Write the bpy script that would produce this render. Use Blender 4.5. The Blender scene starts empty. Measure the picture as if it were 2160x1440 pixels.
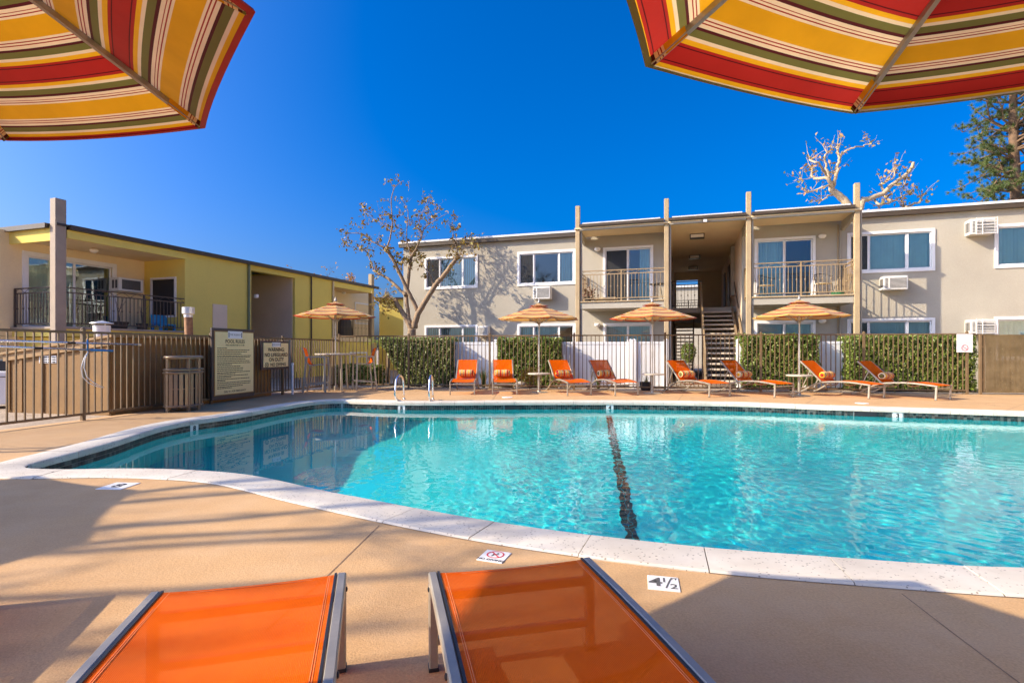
import bpy, bmesh, math, random
import numpy as np
from mathutils import Vector, Matrix, Quaternion

random.seed(7)
rng = np.random.default_rng(11)
R = math.radians
scene = bpy.context.scene
COL = scene.collection

# ------------------------------------------------------------------ camera
CAM_H = 1.15
FPX = 1130.0            # focal length in photograph pixels (2160 wide)
HOR = 737.0             # horizon row
cam_d = bpy.data.cameras.new('camera')
cam = bpy.data.objects.new('camera', cam_d)
COL.objects.link(cam)
cam.location = (0, 0, CAM_H)
cam.rotation_euler = (R(90), 0, 0)
cam_d.sensor_width = 36.0
cam_d.lens = FPX / 2160 * 36
cam_d.shift_y = (HOR - 720) / 2160
cam_d.clip_start = 0.05
cam_d.clip_end = 3000
scene.camera = cam

# ------------------------------------------------------------------ light
SUN_EL = R(31.6)
L_H = Vector((0.979, 0.202))                 # horizontal direction the light travels in
sun_travel = Vector((L_H.x * math.cos(SUN_EL), L_H.y * math.cos(SUN_EL), -math.sin(SUN_EL)))
world = bpy.data.worlds.new('World')
scene.world = world
world.use_nodes = True
wn = world.node_tree.nodes
wl = world.node_tree.links
for n in list(wn):
    wn.remove(n)
w_out = wn.new('ShaderNodeOutputWorld')
w_bg = wn.new('ShaderNodeBackground')
w_sky = wn.new('ShaderNodeTexSky')
w_sky.sky_type = 'NISHITA'
w_sky.sun_disc = False
w_sky.sun_elevation = SUN_EL
w_sky.sun_rotation = math.atan2(-L_H.x, -L_H.y)
w_sky.altitude = 0
w_sky.air_density = 0.8
w_sky.dust_density = 5.0
w_sky.ozone_density = 8.0
w_hs = wn.new('ShaderNodeHueSaturation')
w_hs.inputs['Saturation'].default_value = 1.38
w_hs.inputs['Hue'].default_value = 0.507
w_bg.inputs['Strength'].default_value = 0.119
wl.new(w_sky.outputs['Color'], w_hs.inputs['Color'])
wl.new(w_hs.outputs['Color'], w_bg.inputs['Color'])
wl.new(w_bg.outputs['Background'], w_out.inputs['Surface'])

sun_d = bpy.data.lights.new('sun', 'SUN')
sun_d.energy = 3.6
sun_d.angle = R(0.53)
sun_d.color = (1.0, 0.84, 0.62)
sun = bpy.data.objects.new('sun', sun_d)
COL.objects.link(sun)
sun.rotation_euler = sun_travel.to_track_quat('-Z', 'Y').to_euler()
sun.location = (-20, -4, 14)

scene.view_settings.view_transform = 'Standard'
scene.view_settings.look = 'None'
scene.view_settings.exposure = 1.22
scene.view_settings.gamma = 1.0
scene.view_settings.use_curve_mapping = False
scene.render.engine = 'CYCLES'
cy = scene.cycles
cy.max_bounces = 14
cy.diffuse_bounces = 7
cy.glossy_bounces = 4
cy.transmission_bounces = 10
cy.transparent_max_bounces = 24
cy.sample_clamp_indirect = 14
cy.use_denoising = True
cy.use_adaptive_sampling = True
cy.adaptive_threshold = 0.01

# ------------------------------------------------------------------ measuring helpers
def G(px, py, z=0.0):
    """ground point at height z behind a photograph pixel"""
    Y = (CAM_H - z) * FPX / (py - HOR)
    return Vector(((px - 1080) / FPX * Y, Y, z))
def at(px, py, Y):
    """point at depth Y behind a photograph pixel"""
    return Vector(((px - 1080) / FPX * Y, Y, CAM_H + (HOR - py) / FPX * Y))

# ------------------------------------------------------------------ mesh helpers
class MB:
    def __init__(self):
        self.v = []; self.f = []; self.m = []; self.uv = None
    def add(self, vs, fs, mi=0):
        o = len(self.v)
        self.v += [tuple(p) for p in vs]
        for q in fs:
            self.f.append(tuple(i + o for i in q)); self.m.append(mi)
    def box(self, x0, x1, y0, y1, z0, z1, mi=0, mat=None):
        vs = [Vector(p) for p in ((x0,y0,z0),(x1,y0,z0),(x1,y1,z0),(x0,y1,z0),(x0,y0,z1),(x1,y0,z1),(x1,y1,z1),(x0,y1,z1))]
        if mat is not None: vs = [mat @ p for p in vs]
        self.add(vs, [(0,3,2,1),(4,5,6,7),(0,1,5,4),(1,2,6,5),(2,3,7,6),(3,0,4,7)], mi)
        return self
    def bar(self, a, b, w, h, up=(0,0,1), mi=0):
        """rectangular bar from a to b, w across, h along up"""
        a = Vector(a); b = Vector(b); d = (b - a).normalized(); up = Vector(up)
        s = d.cross(up)
        if s.length < 1e-4: s = d.cross(Vector((0,1,0)))
        s.normalize(); u = s.cross(d).normalized()
        vs = []
        for p in (a, b):
            vs += [p - s*w/2 - u*h/2, p + s*w/2 - u*h/2, p + s*w/2 + u*h/2, p - s*w/2 + u*h/2]
        self.add(vs, [(0,1,2,3),(7,6,5,4),(0,4,5,1),(1,5,6,2),(2,6,7,3),(3,7,4,0)], mi)
        return self
    def sweep(self, pts, w, h, up=(0,0,1), mi=0):
        """rectangular section swept along pts; side axis kept fixed"""
        pts = [Vector(p) for p in pts]; up = Vector(up); n = len(pts); vs = []
        for i, p in enumerate(pts):
            d = (pts[min(i+1,n-1)] - pts[max(i-1,0)]).normalized()
            s = up if False else d.cross(up)
            if s.length < 1e-3: s = Vector((1,0,0))
            s.normalize(); u = s.cross(d).normalized()
            vs += [p - s*w/2 - u*h/2, p + s*w/2 - u*h/2, p + s*w/2 + u*h/2, p - s*w/2 + u*h/2]
        fs = [(0,1,2,3), tuple(4*(n-1)+k for k in (3,2,1,0))]
        for i in range(n-1):
            for k in range(4):
                fs.append((4*i+k, 4*(i+1)+k, 4*(i+1)+(k+1)%4, 4*i+(k+1)%4))
        self.add(vs, fs, mi); return self
    def tube(self, pts, r, seg=8, mi=0, cap=True):
        pts = [Vector(p) for p in pts]; n = len(pts)
        rs = list(r) if hasattr(r, '__len__') else [r]*n
        vs = []; prev = None
        for i, p in enumerate(pts):
            d = (pts[min(i+1,n-1)] - pts[max(i-1,0)])
            if d.length < 1e-9: d = Vector((0,0,1))
            d.normalize()
            if prev is None:
                s = d.orthogonal().normalized()
            else:
                s = prev - d*prev.dot(d)
                s = s.normalized() if s.length > 1e-6 else d.orthogonal().normalized()
            prev = s; t = d.cross(s)
            for k in range(seg):
                a = 2*math.pi*k/seg
                vs.append(p + (s*math.cos(a) + t*math.sin(a))*rs[i])
        fs = []
        for i in range(n-1):
            for k in range(seg):
                fs.append((i*seg+k, i*seg+(k+1)%seg, (i+1)*seg+(k+1)%seg, (i+1)*seg+k))
        if cap:
            fs.append(tuple(reversed(range(seg)))); fs.append(tuple((n-1)*seg+k for k in range(seg)))
        self.add(vs, fs, mi); return self
    def lathe(self, prof, seg=24, c=(0,0,0), sx=1.0, sy=1.0, mi=0):
        """profile of (radius, z) round a vertical axis"""
        c = Vector(c); vs = []; n = len(prof)
        for r, z in prof:
            for k in range(seg):
                a = 2*math.pi*k/seg
                vs.append(c + Vector((r*sx*math.cos(a), r*sy*math.sin(a), z)))
        fs = []
        for i in range(n-1):
            for k in range(seg):
                fs.append((i*seg+k, i*seg+(k+1)%seg, (i+1)*seg+(k+1)%seg, (i+1)*seg+k))
        fs.append(tuple(reversed(range(seg)))); fs.append(tuple((n-1)*seg+k for k in range(seg)))
        self.add(vs, fs, mi); return self
    def mesh(self, name, mats, smooth=False, bevel=0, bseg=1):
        me = bpy.data.meshes.new(name)
        me.from_pydata(self.v, [], self.f)
        if not isinstance(mats, (list, tuple)): mats = [mats]
        for m in mats: me.materials.append(m)
        if len(mats) > 1: me.polygons.foreach_set('material_index', self.m)
        if bevel:
            bm = bmesh.new(); bm.from_mesh(me)
            bmesh.ops.remove_doubles(bm, verts=bm.verts, dist=1e-6)
            es = [e for e in bm.edges if len(e.link_faces) == 2 and e.calc_face_angle(0) > 0.5]
            bmesh.ops.bevel(bm, geom=es, offset=bevel, segments=bseg, profile=0.6, affect='EDGES', clamp_overlap=True)
            bm.to_mesh(me); bm.free()
        if smooth:
            me.polygons.foreach_set('use_smooth', [True]*len(me.polygons))
            if smooth != 'all': me.set_sharp_from_angle(angle=R(38))
        me.update()
        return me
    def build(self, name, mats, parent=None, loc=(0,0,0), rotz=0.0, smooth=False, bevel=0, bseg=1, **tags):
        return link(name, self.mesh(name, mats, smooth, bevel, bseg), parent, loc, rotz, **tags)

def link(name, data, parent=None, loc=(0,0,0), rotz=0.0, **tags):
    o = bpy.data.objects.new(name, data)
    COL.objects.link(o)
    o.location = loc
    if rotz: o.rotation_euler = (0, 0, rotz)
    if parent is not None: o.parent = parent
    return tag(o, **tags)
def tag(o, label=None, cat=None, group=None, kind=None):
    if label: o['label'] = label
    if cat: o['category'] = cat
    if group: o['group'] = group
    if kind: o['kind'] = kind
    return o
def thing(name, label, cat, loc=(0,0,0), rotz=0.0, group=None):
    return link(name, None, None, loc, rotz, label=label, cat=cat, group=group)
def kids(o):
    return [c for c in bpy.data.objects if c.parent == o]
def copy_tree(root, loc, rotz, label=None, group=None):
    def rec(o, par):
        c = o.copy(); COL.objects.link(c); c.parent = par
        for ch in CH.get(o, []): rec(ch, c)
        return c
    CH = {}
    for c in bpy.data.objects:
        if c.parent is not None: CH.setdefault(c.parent, []).append(c)
    r = rec(root, None); r.location = loc; r.rotation_euler = (0,0,rotz)
    if label: r['label'] = label
    if group: r['group'] = group
    return r

# ------------------------------------------------------------------ materials
MATS = {}
def nodes_of(name):
    m = bpy.data.materials.new(name); m.use_nodes = True
    nt = m.node_tree
    for n in list(nt.nodes): nt.nodes.remove(n)
    out = nt.nodes.new('ShaderNodeOutputMaterial')
    return m, nt, out
def N(nt, typ, **kw):
    n = nt.nodes.new(typ)
    for k, v in kw.items():
        if k in n.inputs: n.inputs[k].default_value = v
        else: setattr(n, k, v)
    return n
def rgba(c): return (c[0], c[1], c[2], 1.0)
def mix_rgb(nt, fac, a, b, blend='MIX'):
    n = nt.nodes.new('ShaderNodeMix'); n.data_type = 'RGBA'; n.blend_type = blend
    for i, x in ((0, fac), (6, a), (7, b)):
        if hasattr(x, 'is_output'): nt.links.new(x, n.inputs[i])
        else: n.inputs[i].default_value = x
    return n.outputs[2]
def mth(nt, op, a, b=None, c=None):
    n = nt.nodes.new('ShaderNodeMath'); n.operation = op
    for i, x in enumerate((a, b, c)):
        if x is None: continue
        if hasattr(x, 'is_output'): nt.links.new(x, n.inputs[i])
        else: n.inputs[i].default_value = x
    return n.outputs[0]
def noise(nt, vec, scale, detail=4, rough=0.55, out='Fac'):
    n = N(nt, 'ShaderNodeTexNoise', Scale=scale, Detail=detail, Roughness=rough)
    nt.links.new(vec, n.inputs['Vector']); return n.outputs[out]
def ramp(nt, fac, stops, interp='LINEAR'):
    n = nt.nodes.new('ShaderNodeValToRGB'); n.color_ramp.interpolation = interp
    els = n.color_ramp.elements
    while len(els) < len(stops): els.new(0.5)
    for e, (p, c) in zip(els, stops):
        e.position = p; e.color = rgba(c) if len(c) == 3 else c
    nt.links.new(fac, n.inputs[0]); return n.outputs[0]
def coords(nt, world_space):
    if world_space: return N(nt, 'ShaderNodeNewGeometry').outputs['Position']
    return N(nt, 'ShaderNodeTexCoord').outputs['Object']
def mat(name, col, rough=0.6, metal=0.0, var=0.12, vs=3.0, fine=0.06, fs=60.0, bump=0.0, bs=80.0, spec=0.5, ws=True, stain=0.0, sscale=0.6, stain_col=None, coat=0.0):
    if name in MATS: return MATS[name]
    m, nt, out = nodes_of(name)
    p = N(nt, 'ShaderNodeBsdfPrincipled', Roughness=rough, Metallic=metal)
    p.inputs['Specular IOR Level'].default_value = spec
    if coat: p.inputs['Coat Weight'].default_value = coat
    v = coords(nt, ws)
    c = rgba(col)
    n1 = noise(nt, v, vs, 5)
    dark = [x*(1-var) for x in col]; lite = [min(1, x*(1+var)) for x in col]
    colr = ramp(nt, n1, [(0.3, dark), (0.7, lite)])
    if fine:
        n2 = noise(nt, v, fs, 3)
        k = ramp(nt, n2, [(0.3, (1-fine,)*3), (0.7, (1+fine,)*3)])
        colr = mix_rgb(nt, 1.0, colr, k, 'MULTIPLY')
    if stain:
        n3 = noise(nt, v, sscale, 6, 0.65)
        k = ramp(nt, n3, [(0.52, (0,0,0)), (0.75, (1,1,1))])
        colr = mix_rgb(nt, mth(nt, 'MULTIPLY', k, stain), colr, rgba(stain_col or [x*0.5 for x in col]))
    nt.links.new(colr, p.inputs['Base Color'])
    rr = ramp(nt, n1, [(0.3, (max(0, rough-0.07),)*3), (0.7, (min(1, rough+0.07),)*3)])
    nt.links.new(rr, p.inputs['Roughness'])
    if bump:
        b = N(nt, 'ShaderNodeBump', Strength=1.0, Distance=bump)
        nt.links.new(noise(nt, v, bs, 4), b.inputs['Height'])
        nt.links.new(b.outputs[0], p.inputs['Normal'])
    nt.links.new(p.outputs[0], out.inputs[0])
    MATS[name] = m
    return m
# ------------------------------------------------------------------ pool outline
Z_COPE = 0.014; Z_WATER = -0.155
inner = [(52,987),(100,970),(167,953),(250,930),(333,903),(410,887),(500,875),(600,857),(667,847.5),(722,845),(765,846.5),(893,849.0),(1240,847.5),(1538,851),(1794,860),(2160,871)]
near = [(2160,1199),(2036,1195),(1751,1176),(1487,1156),(1247,1130),(1043,1102),(877,1073),(743,1047),(673,1033),(533,1003),(400,992),(267,989),(133,991)]
ctrl = [G(*p).xy for p in inner] + [Vector(p) for p in ((11.6,8.5),(13.2,6.6),(12.9,4.4),(10.4,2.95),(6.2,2.55))] + [G(*p).xy for p in near]
def catmull(pts, n):
    out = []; m = len(pts)
    for i in range(m):
        p0, p1, p2, p3 = (pts[(i+k-1) % m] for k in range(4))
        for j in range(n):
            t = j/n
            out.append(0.5*((2*p1) + (p2-p0)*t + (2*p0-5*p1+4*p2-p3)*t*t + (3*p1-p0-3*p2+p3)*t**3))
    return out
raw = catmull(ctrl, 24)
for _ in range(30):                                   # relax measuring noise
    raw = [raw[i-1]*0.25 + raw[i]*0.5 + raw[(i+1) % len(raw)]*0.25 for i in range(len(raw))]
# resample by arc length
seg = [(raw[(i+1) % len(raw)] - raw[i]).length for i in range(len(raw))]
PER = sum(seg); cum = np.concatenate([[0], np.cumsum(seg)])
rawx = np.array([p.x for p in raw] + [raw[0].x]); rawy = np.array([p.y for p in raw] + [raw[0].y])
def PO(s):
    """point and outward normal of the pool edge at arc length s (clockwise seen from above)"""
    s = s % PER
    p = Vector((np.interp(s, cum, rawx), np.interp(s, cum, rawy)))
    e = 0.06
    a = Vector((np.interp((s-e) % PER, cum, rawx), np.interp((s-e) % PER, cum, rawy)))
    b = Vector((np.interp((s+e) % PER, cum, rawx), np.interp((s+e) % PER, cum, rawy)))
    t = (b-a).normalized()
    return p, Vector((-t.y, t.x)), t
area = sum(raw[i].x*raw[(i+1) % len(raw)].y - raw[(i+1) % len(raw)].x*raw[i].y for i in range(len(raw)))
assert area < 0, 'expected clockwise'

# materials
def m_deck():
    m, nt, out = nodes_of('deck_concrete')
    p = N(nt, 'ShaderNodeBsdfPrincipled', Roughness=0.85)
    p.inputs['Specular IOR Level'].default_value = 0.25
    v = coords(nt, True)
    c = ramp(nt, noise(nt, v, 0.9, 6, 0.6), [(0.3, (0.44,0.267,0.124)), (0.7, (0.56,0.347,0.165))])
    k = ramp(nt, noise(nt, v, 90, 3, 0.7), [(0.3, (0.80,)*3), (0.7, (1.14,)*3)])
    c = mix_rgb(nt, 1.0, c, k, 'MULTIPLY')
    st = ramp(nt, noise(nt, v, 0.45, 8, 0.7), [(0.55, (0,0,0)), (0.8, (1,1,1))])
    c = mix_rgb(nt, mth(nt, 'MULTIPLY', st, 0.35), c, (0.29,0.18,0.10,1))
    pk = ramp(nt, noise(nt, v, 2.6, 7, 0.7), [(0.42, (0,0,0)), (0.72, (1,1,1))])
    c = mix_rgb(nt, mth(nt, 'MULTIPLY', pk, 0.4), c, (0.56,0.385,0.225,1))
    # hairline cracks
    w = N(nt, 'ShaderNodeTexVoronoi', Scale=0.42); w.feature = 'DISTANCE_TO_EDGE'
    nz = noise(nt, v, 2.2, 5, 0.6, 'Color')
    va = N(nt, 'ShaderNodeVectorMath', operation='ADD'); nt.links.new(v, va.inputs[0])
    vsub = N(nt, 'ShaderNodeVectorMath', operation='SCALE', Scale=0.55); nt.links.new(nz, vsub.inputs[0])
    nt.links.new(vsub.outputs[0], va.inputs[1]); nt.links.new(va.outputs[0], w.inputs['Vector'])
    gate = ramp(nt, noise(nt, v, 0.35, 2), [(0.55, (0,0,0)), (0.62, (1,1,1))])
    cr = mth(nt, 'MULTIPLY', mth(nt, 'LESS_THAN', w.outputs['Distance'], 0.0014), gate)
    c = mix_rgb(nt, mth(nt, 'MULTIPLY', cr, 0.6), c, (0.14,0.10,0.08,1))
    nt.links.new(c, p.inputs['Base Color'])
    b = N(nt, 'ShaderNodeBump', Strength=1.0, Distance=0.0022)
    h = mth(nt, 'ADD', noise(nt, v, 120, 3, 0.6), mth(nt, 'MULTIPLY', noise(nt, v, 45, 3), 0.8))
    nt.links.new(h, b.inputs['Height']); nt.links.new(b.outputs[0], p.inputs['Normal'])
    nt.links.new(p.outputs[0], out.inputs[0]); return m
def m_cope():
    m, nt, out = nodes_of('coping_concrete')
    p = N(nt, 'ShaderNodeBsdfPrincipled', Roughness=0.8)
    v = coords(nt, True)
    oi = N(nt, 'ShaderNodeObjectInfo')
    c = ramp(nt, noise(nt, v, 2.5, 6, 0.6), [(0.3, (0.55,0.495,0.41)), (0.7, (0.68,0.63,0.54))])
    tone = ramp(nt, oi.outputs['Random'], [(0, (0.90,0.89,0.88)), (1, (1.04,1.03,1.0))])
    c = mix_rgb(nt, 1.0, c, tone, 'MULTIPLY')
    vo = N(nt, 'ShaderNodeTexVoronoi', Scale=38); nt.links.new(v, vo.inputs['Vector'])
    size = mth(nt, 'MULTIPLY', noise(nt, v, 9, 3), 0.51)
    pit = mth(nt, 'LESS_THAN', vo.outputs['Distance'], mth(nt, 'SUBTRACT', size, 0.08))
    c = mix_rgb(nt, mth(nt, 'MULTIPLY', pit, 0.85), c, (0.22,0.19,0.16,1))
    st = ramp(nt, noise(nt, v, 1.3, 7, 0.7), [(0.5, (0,0,0)), (0.8, (1,1,1))])
    c = mix_rgb(nt, mth(nt, 'MULTIPLY', st, 0.45), c, (0.40,0.35,0.28,1))
    nt.links.new(c, p.inputs['Base Color'])
    b = N(nt, 'ShaderNodeBump', Strength=1.0, Distance=0.0025)
    h = mth(nt, 'SUBTRACT', mth(nt, 'MULTIPLY', noise(nt, v, 30, 5), 0.6), pit)
    nt.links.new(h, b.inputs['Height']); nt.links.new(b.outputs[0], p.inputs['Normal'])
    nt.links.new(p.outputs[0], out.inputs[0]); return m
def m_water():
    m, nt, out = nodes_of('pool_water')
    v = coords(nt, True)
    b = N(nt, 'ShaderNodeBump', Strength=1.0, Distance=0.0004)
    sp = N(nt, 'ShaderNodeSeparateXYZ'); nt.links.new(v, sp.inputs[0])
    calm = N(nt, 'ShaderNodeMapRange'); calm.inputs[1].default_value = -1.6; calm.inputs[2].default_value = 0.8; calm.inputs[3].default_value = 0.06; nt.links.new(sp.outputs['X'], calm.inputs[0])
    nt.links.new(mth(nt, 'MULTIPLY', noise(nt, v, 13, 3), calm.outputs[0]), b.inputs['Height'])
    p = N(nt, 'ShaderNodeBsdfPrincipled', Roughness=0.0, IOR=1.333)
    p.inputs['Base Color'].default_value = (0.80, 0.985, 0.985, 1)
    p.inputs['Transmission Weight'].default_value = 1.0
    nt.links.new(b.outputs[0], p.inputs['Normal'])
    nt.links.new(p.outputs[0], out.inputs[0]); return m
M_DECK = m_deck(); M_COPE = m_cope(); M_WATER = m_water()
M_PLASTER = mat('pool_plaster', (0.012, 0.60, 0.60), 0.8, var=0.06, vs=1.2, fine=0.05, fs=30, ws=True)
M_LINE = mat('lane_tile', (0.012, 0.016, 0.02), 0.35, var=0.3, vs=20)
M_GROUND = mat('planting_soil', (0.32, 0.25, 0.18), 0.95, var=0.3, vs=1.5, fine=0.3, fs=40, bump=0.02, bs=18)

# ground sheet that reaches the horizon, with the deck hole cut out
NP = 260
edge_in = []; edge_out = []
COPE_W = 0.36
for i in range(NP):
    p, n, t = PO(PER*i/NP)
    edge_in.append(p + n*0.03); edge_out.append(p + n*(COPE_W - 0.03))
def sheet(name, hole, outer, z, material, **tags):
    bm = bmesh.new()
    hv = [bm.verts.new((p.x, p.y, z)) for p in hole]
    ov = [bm.verts.new((p[0], p[1], z)) for p in outer]
    for ring in (hv, ov):
        for i in range(len(ring)): bm.edges.new((ring[i-1], ring[i]))
    bmesh.ops.triangle_fill(bm, use_beauty=True, use_dissolve=False, edges=bm.edges[:])
    bmesh.ops.recalc_face_normals(bm, faces=bm.faces[:])
    if bm.faces and bm.faces[:][0].normal.z < 0: bmesh.ops.reverse_faces(bm, faces=bm.faces[:])
    me = bpy.data.meshes.new(name); bm.to_mesh(me); bm.free(); me.materials.append(material)
    return link(name, me, **tags)
# deck runs up to the fence lines; soil beyond
def left_fence_x(Y): return -6.98 + 0.224*(Y - 8.72)
FA = Vector((left_fence_x(5.6), 5.6)); FB = Vector((left_fence_x(16.3), 16.3)); FC = Vector((12.0, 13.75)); FD = Vector((17.5, 12.94))
deck_outer = [(-24,-14), (FA.x-0.15-9.0, 5.6), (FA.x-0.10, 5.6), (FB.x-0.10, FB.y+0.12), (FC.x, FC.y+0.12), (FD.x+8, FD.y-0.9), (26,-14)]
deck = sheet('deck_pavement', edge_out, deck_outer, 0.0, M_DECK, kind='structure')
ground = sheet('ground', edge_out, [(-900,-900), (-900,1500), (900,1500), (900,-900)], -0.03, M_GROUND, kind='structure')

# basin: wall and floor
def floor_z(x):
    return float(np.interp(x, [-2.6, -1.2, 1.2, 2.6, 9.0], [-1.95, -1.80, -1.32, -1.15, -0.92]))
pool = link('swimming_pool', None, kind='structure')
b = MB()
ring = []
for i in range(NP):
    p = edge_in[i]
    ring.append((p.x, p.y, -0.05)); ring.append((p.x, p.y, floor_z(p.x)-0.1))
b.add(ring, [(2*i, 2*i+1, 2*((i+1) % NP)+1, 2*((i+1) % NP)) for i in range(NP)])
b.build('basin_wall', M_PLASTER, pool, smooth='all')
b = MB(); nx, ny = 60, 4
xs = np.linspace(-5.6, 13.8, nx); ys = np.linspace(2.0, 12.7, ny)
b.add([(x, y, floor_z(x)) for y in ys for x in xs], [(j*nx+i, j*nx+i+1, (j+1)*nx+i+1, (j+1)*nx+i) for j in range(ny-1) for i in range(nx-1)])
fl = b.build('basin_floor', M_PLASTER, pool, smooth='all')
# black lane line laid on the floor
b = MB(); a0 = Vector((2.12, 11.75)); a1 = Vector((0.86, 3.35)); d = (a1-a0).normalized(); s = Vector((-d.y, d.x))*0.062
k = 34
for i in range(k):
    p = a0.lerp(a1, i/k); q = a0.lerp(a1, (i+0.94)/k)
    for c0, c1 in ((-1.0, -0.06), (0.06, 1.0)):
        v4 = [p+s*c0, q+s*c0, q+s*c1, p+s*c1]
        b.add([(w.x, w.y, floor_z(w.x)+0.006) for w in v4], [(3,2,1,0)])
b.build('lane_line', M_LINE, pool)

# coping stones
ns = round(PER/0.655); sl = PER/ns
# put a joint where the photograph has one (inner edge at pixel 1247,1130)
j0 = G(1247, 1130).xy
s_best = min(np.linspace(0, PER, 4000), key=lambda s: (PO(s)[0]-j0).length)
for i in range(ns):
    b = MB(); n = 7; prof = [(-0.0, -0.062), (-0.004, -0.02), (0.004, 0.004), (0.02, Z_COPE), (COPE_W-0.012, Z_COPE), (COPE_W, Z_COPE-0.01), (COPE_W, -0.062)]
    vs = []
    g = 0.006; dz = random.uniform(-0.0025, 0.0025); dr = random.uniform(-0.003, 0.003)
    for k in range(n):
        p, nn, t = PO(s_best + sl*i + g/2 + (sl-g)*k/(n-1))
        for (o, z) in prof:
            q = p + nn*(o+dr); vs.append((q.x, q.y, z+dz))
    m_ = len(prof); fs = []
    for k in range(n-1):
        for j in range(m_):
            fs.append((k*m_+j, k*m_+(j+1) % m_, (k+1)*m_+(j+1) % m_, (k+1)*m_+j))
    fs.append(tuple(range(m_-1, -1, -1))); fs.append(tuple((n-1)*m_+j for j in range(m_)))
    b.add(vs, fs)
    b.build('coping_stone', M_COPE, pool, smooth=True)
# mortar under and between the stones
M_MORTAR = mat('joint_mortar', (0.20, 0.16, 0.125), 0.95, var=0.2, vs=9)
b = MB(); vs = []
for i in range(NP):
    p, n, t = PO(PER*i/NP)
    a = p + n*0.012; c = p + n*(COPE_W+0.004)
    vs += [(a.x, a.y, 0.004), (c.x, c.y, 0.003), (a.x, a.y, -0.06)]
fs = []
for i in range(NP):
    j = (i+1) % NP
    fs += [(3*i, 3*j, 3*j+1, 3*i+1), (3*i, 3*i+2, 3*j+2, 3*j)]
b.add(vs, fs); b.build('mortar_bed', M_MORTAR, pool)

# control joints in the deck
M_JOINT = mat('deck_joint_filler', (0.19, 0.125, 0.08), 0.95, var=0.3, vs=12)
for pts in (((1902,1252),(2010,1335),(2190,1470)), ((800,1108),(690,1215),(560,1330)), ((1700,851),(1720,840)), ((1035,848),(1050,828)), ((1430,845),(1440,832)), ((2120,866),(2170,848)), ((330,897),(210,885)), ((560,860),(500,857))):
    b = MB(); P_ = [G(*p) for p in pts]
    for i in range(len(P_)-1):
        d = (P_[i+1]-P_[i]).normalized(); s_ = Vector((-d.y, d.x, 0))*0.0026
        b.add([(*(P_[i]-s_).xy, 0.0022), (*(P_[i]+s_).xy, 0.0022), (*(P_[i+1]+s_).xy, 0.0022), (*(P_[i+1]-s_).xy, 0.0022)], [(3,2,1,0)])
    b.build('control_joint', M_JOINT, deck)
# ------------------------------------------------------------------ water surface
poly = np.array([(p.x, p.y) for p in [PO(PER*i/400)[0] + PO(PER*i/400)[1]*0.045 for i in range(400)]])
def inside(X, Y):
    r = np.zeros(X.shape, bool); n = len(poly); j = n-1
    for i in range(n):
        xi, yi = poly[i]; xj, yj = poly[j]
        c = ((yi > Y) != (yj > Y)) & (X < (xj-xi)*(Y-yi)/(yj-yi+1e-12)+xi)
        r ^= c; j = i
    return r
gx = np.concatenate([np.arange(-5.5, -2.0, 0.03), np.arange(-2.0, 5.5, 0.0125), np.arange(5.5, 9.0, 0.02), np.arange(9.0, 13.5, 0.06)])
gy = [2.3]
while gy[-1] < 12.4: gy.append(gy[-1] + 0.009 + 0.004*(gy[-1]-2.3))
gy = np.array(gy)
GX, GY = np.meshgrid(gx, gy)
def waves(X, Y):
    H = np.zeros_like(X)
    wx = X + 0.10*np.sin(1.7*Y+0.6) + 0.06*np.sin(3.1*X-1.3*Y); wy = Y + 0.10*np.sin(1.9*X+1.1) + 0.05*np.sin(2.7*Y+0.9*X)
    for i in range(90):
        lam = float(np.exp(rng.uniform(np.log(0.085), np.log(0.21))))
        th = rng.normal(R(28), 0.75) if i % 3 else rng.uniform(0, 2*math.pi)
        k = 2*math.pi/lam
        H += (lam**1.25)*np.sin(k*(wx*math.cos(th)+wy*math.sin(th)) + rng.uniform(0, 6.28))
    return H
H = waves(GX, GY)
sx = np.gradient(H, gx, axis=1); sy = np.gradient(H, gy, axis=0)
H *= 0.027/np.sqrt((sx**2+sy**2).mean())
amp = np.interp(GX, [-3.0, -1.6, -0.7, 1.2], [0.06, 0.22, 0.75, 1.0]) * np.interp(GY, [3, 6, 9, 12], [1.0, 0.9, 0.6, 0.4])
H *= amp
ins = inside(GX, GY)
near_in = ins.copy()
near_in[1:] |= ins[:-1]; near_in[:-1] |= ins[1:]; near_in[:, 1:] |= ins[:, :-1]; near_in[:, :-1] |= ins[:, 1:]
idx = -np.ones(GX.shape, int); idx[near_in] = np.arange(near_in.sum())
q = near_in[:-1, :-1] & near_in[1:, :-1] & near_in[1:, 1:] & near_in[:-1, 1:]
F = np.stack([idx[:-1, :-1][q], idx[:-1, 1:][q], idx[1:, 1:][q], idx[1:, :-1][q]], 1)
V = np.stack([GX[near_in], GY[near_in], Z_WATER + H[near_in]], 1)
def np_mesh(name, V, F, mats, smooth=False):
    me = bpy.data.meshes.new(name); k = F.shape[1]
    me.vertices.add(len(V)); me.vertices.foreach_set('co', V.astype(np.float32).ravel())
    me.loops.add(F.size); me.loops.foreach_set('vertex_index', F.astype(np.int32).ravel())
    me.polygons.add(len(F)); me.polygons.foreach_set('loop_start', np.arange(0, F.size, k, dtype=np.int32))
    me.polygons.foreach_set('loop_total', np.full(len(F), k, np.int32))
    if smooth: me.polygons.foreach_set('use_smooth', np.ones(len(F), bool))
    for m in (mats if isinstance(mats, (list, tuple)) else [mats]): me.materials.append(m)
    me.update(calc_edges=True); me.validate()
    return me
water = link('water', np_mesh('water', V, F, M_WATER, True), kind='structure')
water.cycles.is_caustics_caster = True
for o in kids(pool):
    o.cycles.is_caustics_receiver = True
sun_d.cycles.is_caustics_light = True
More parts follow.
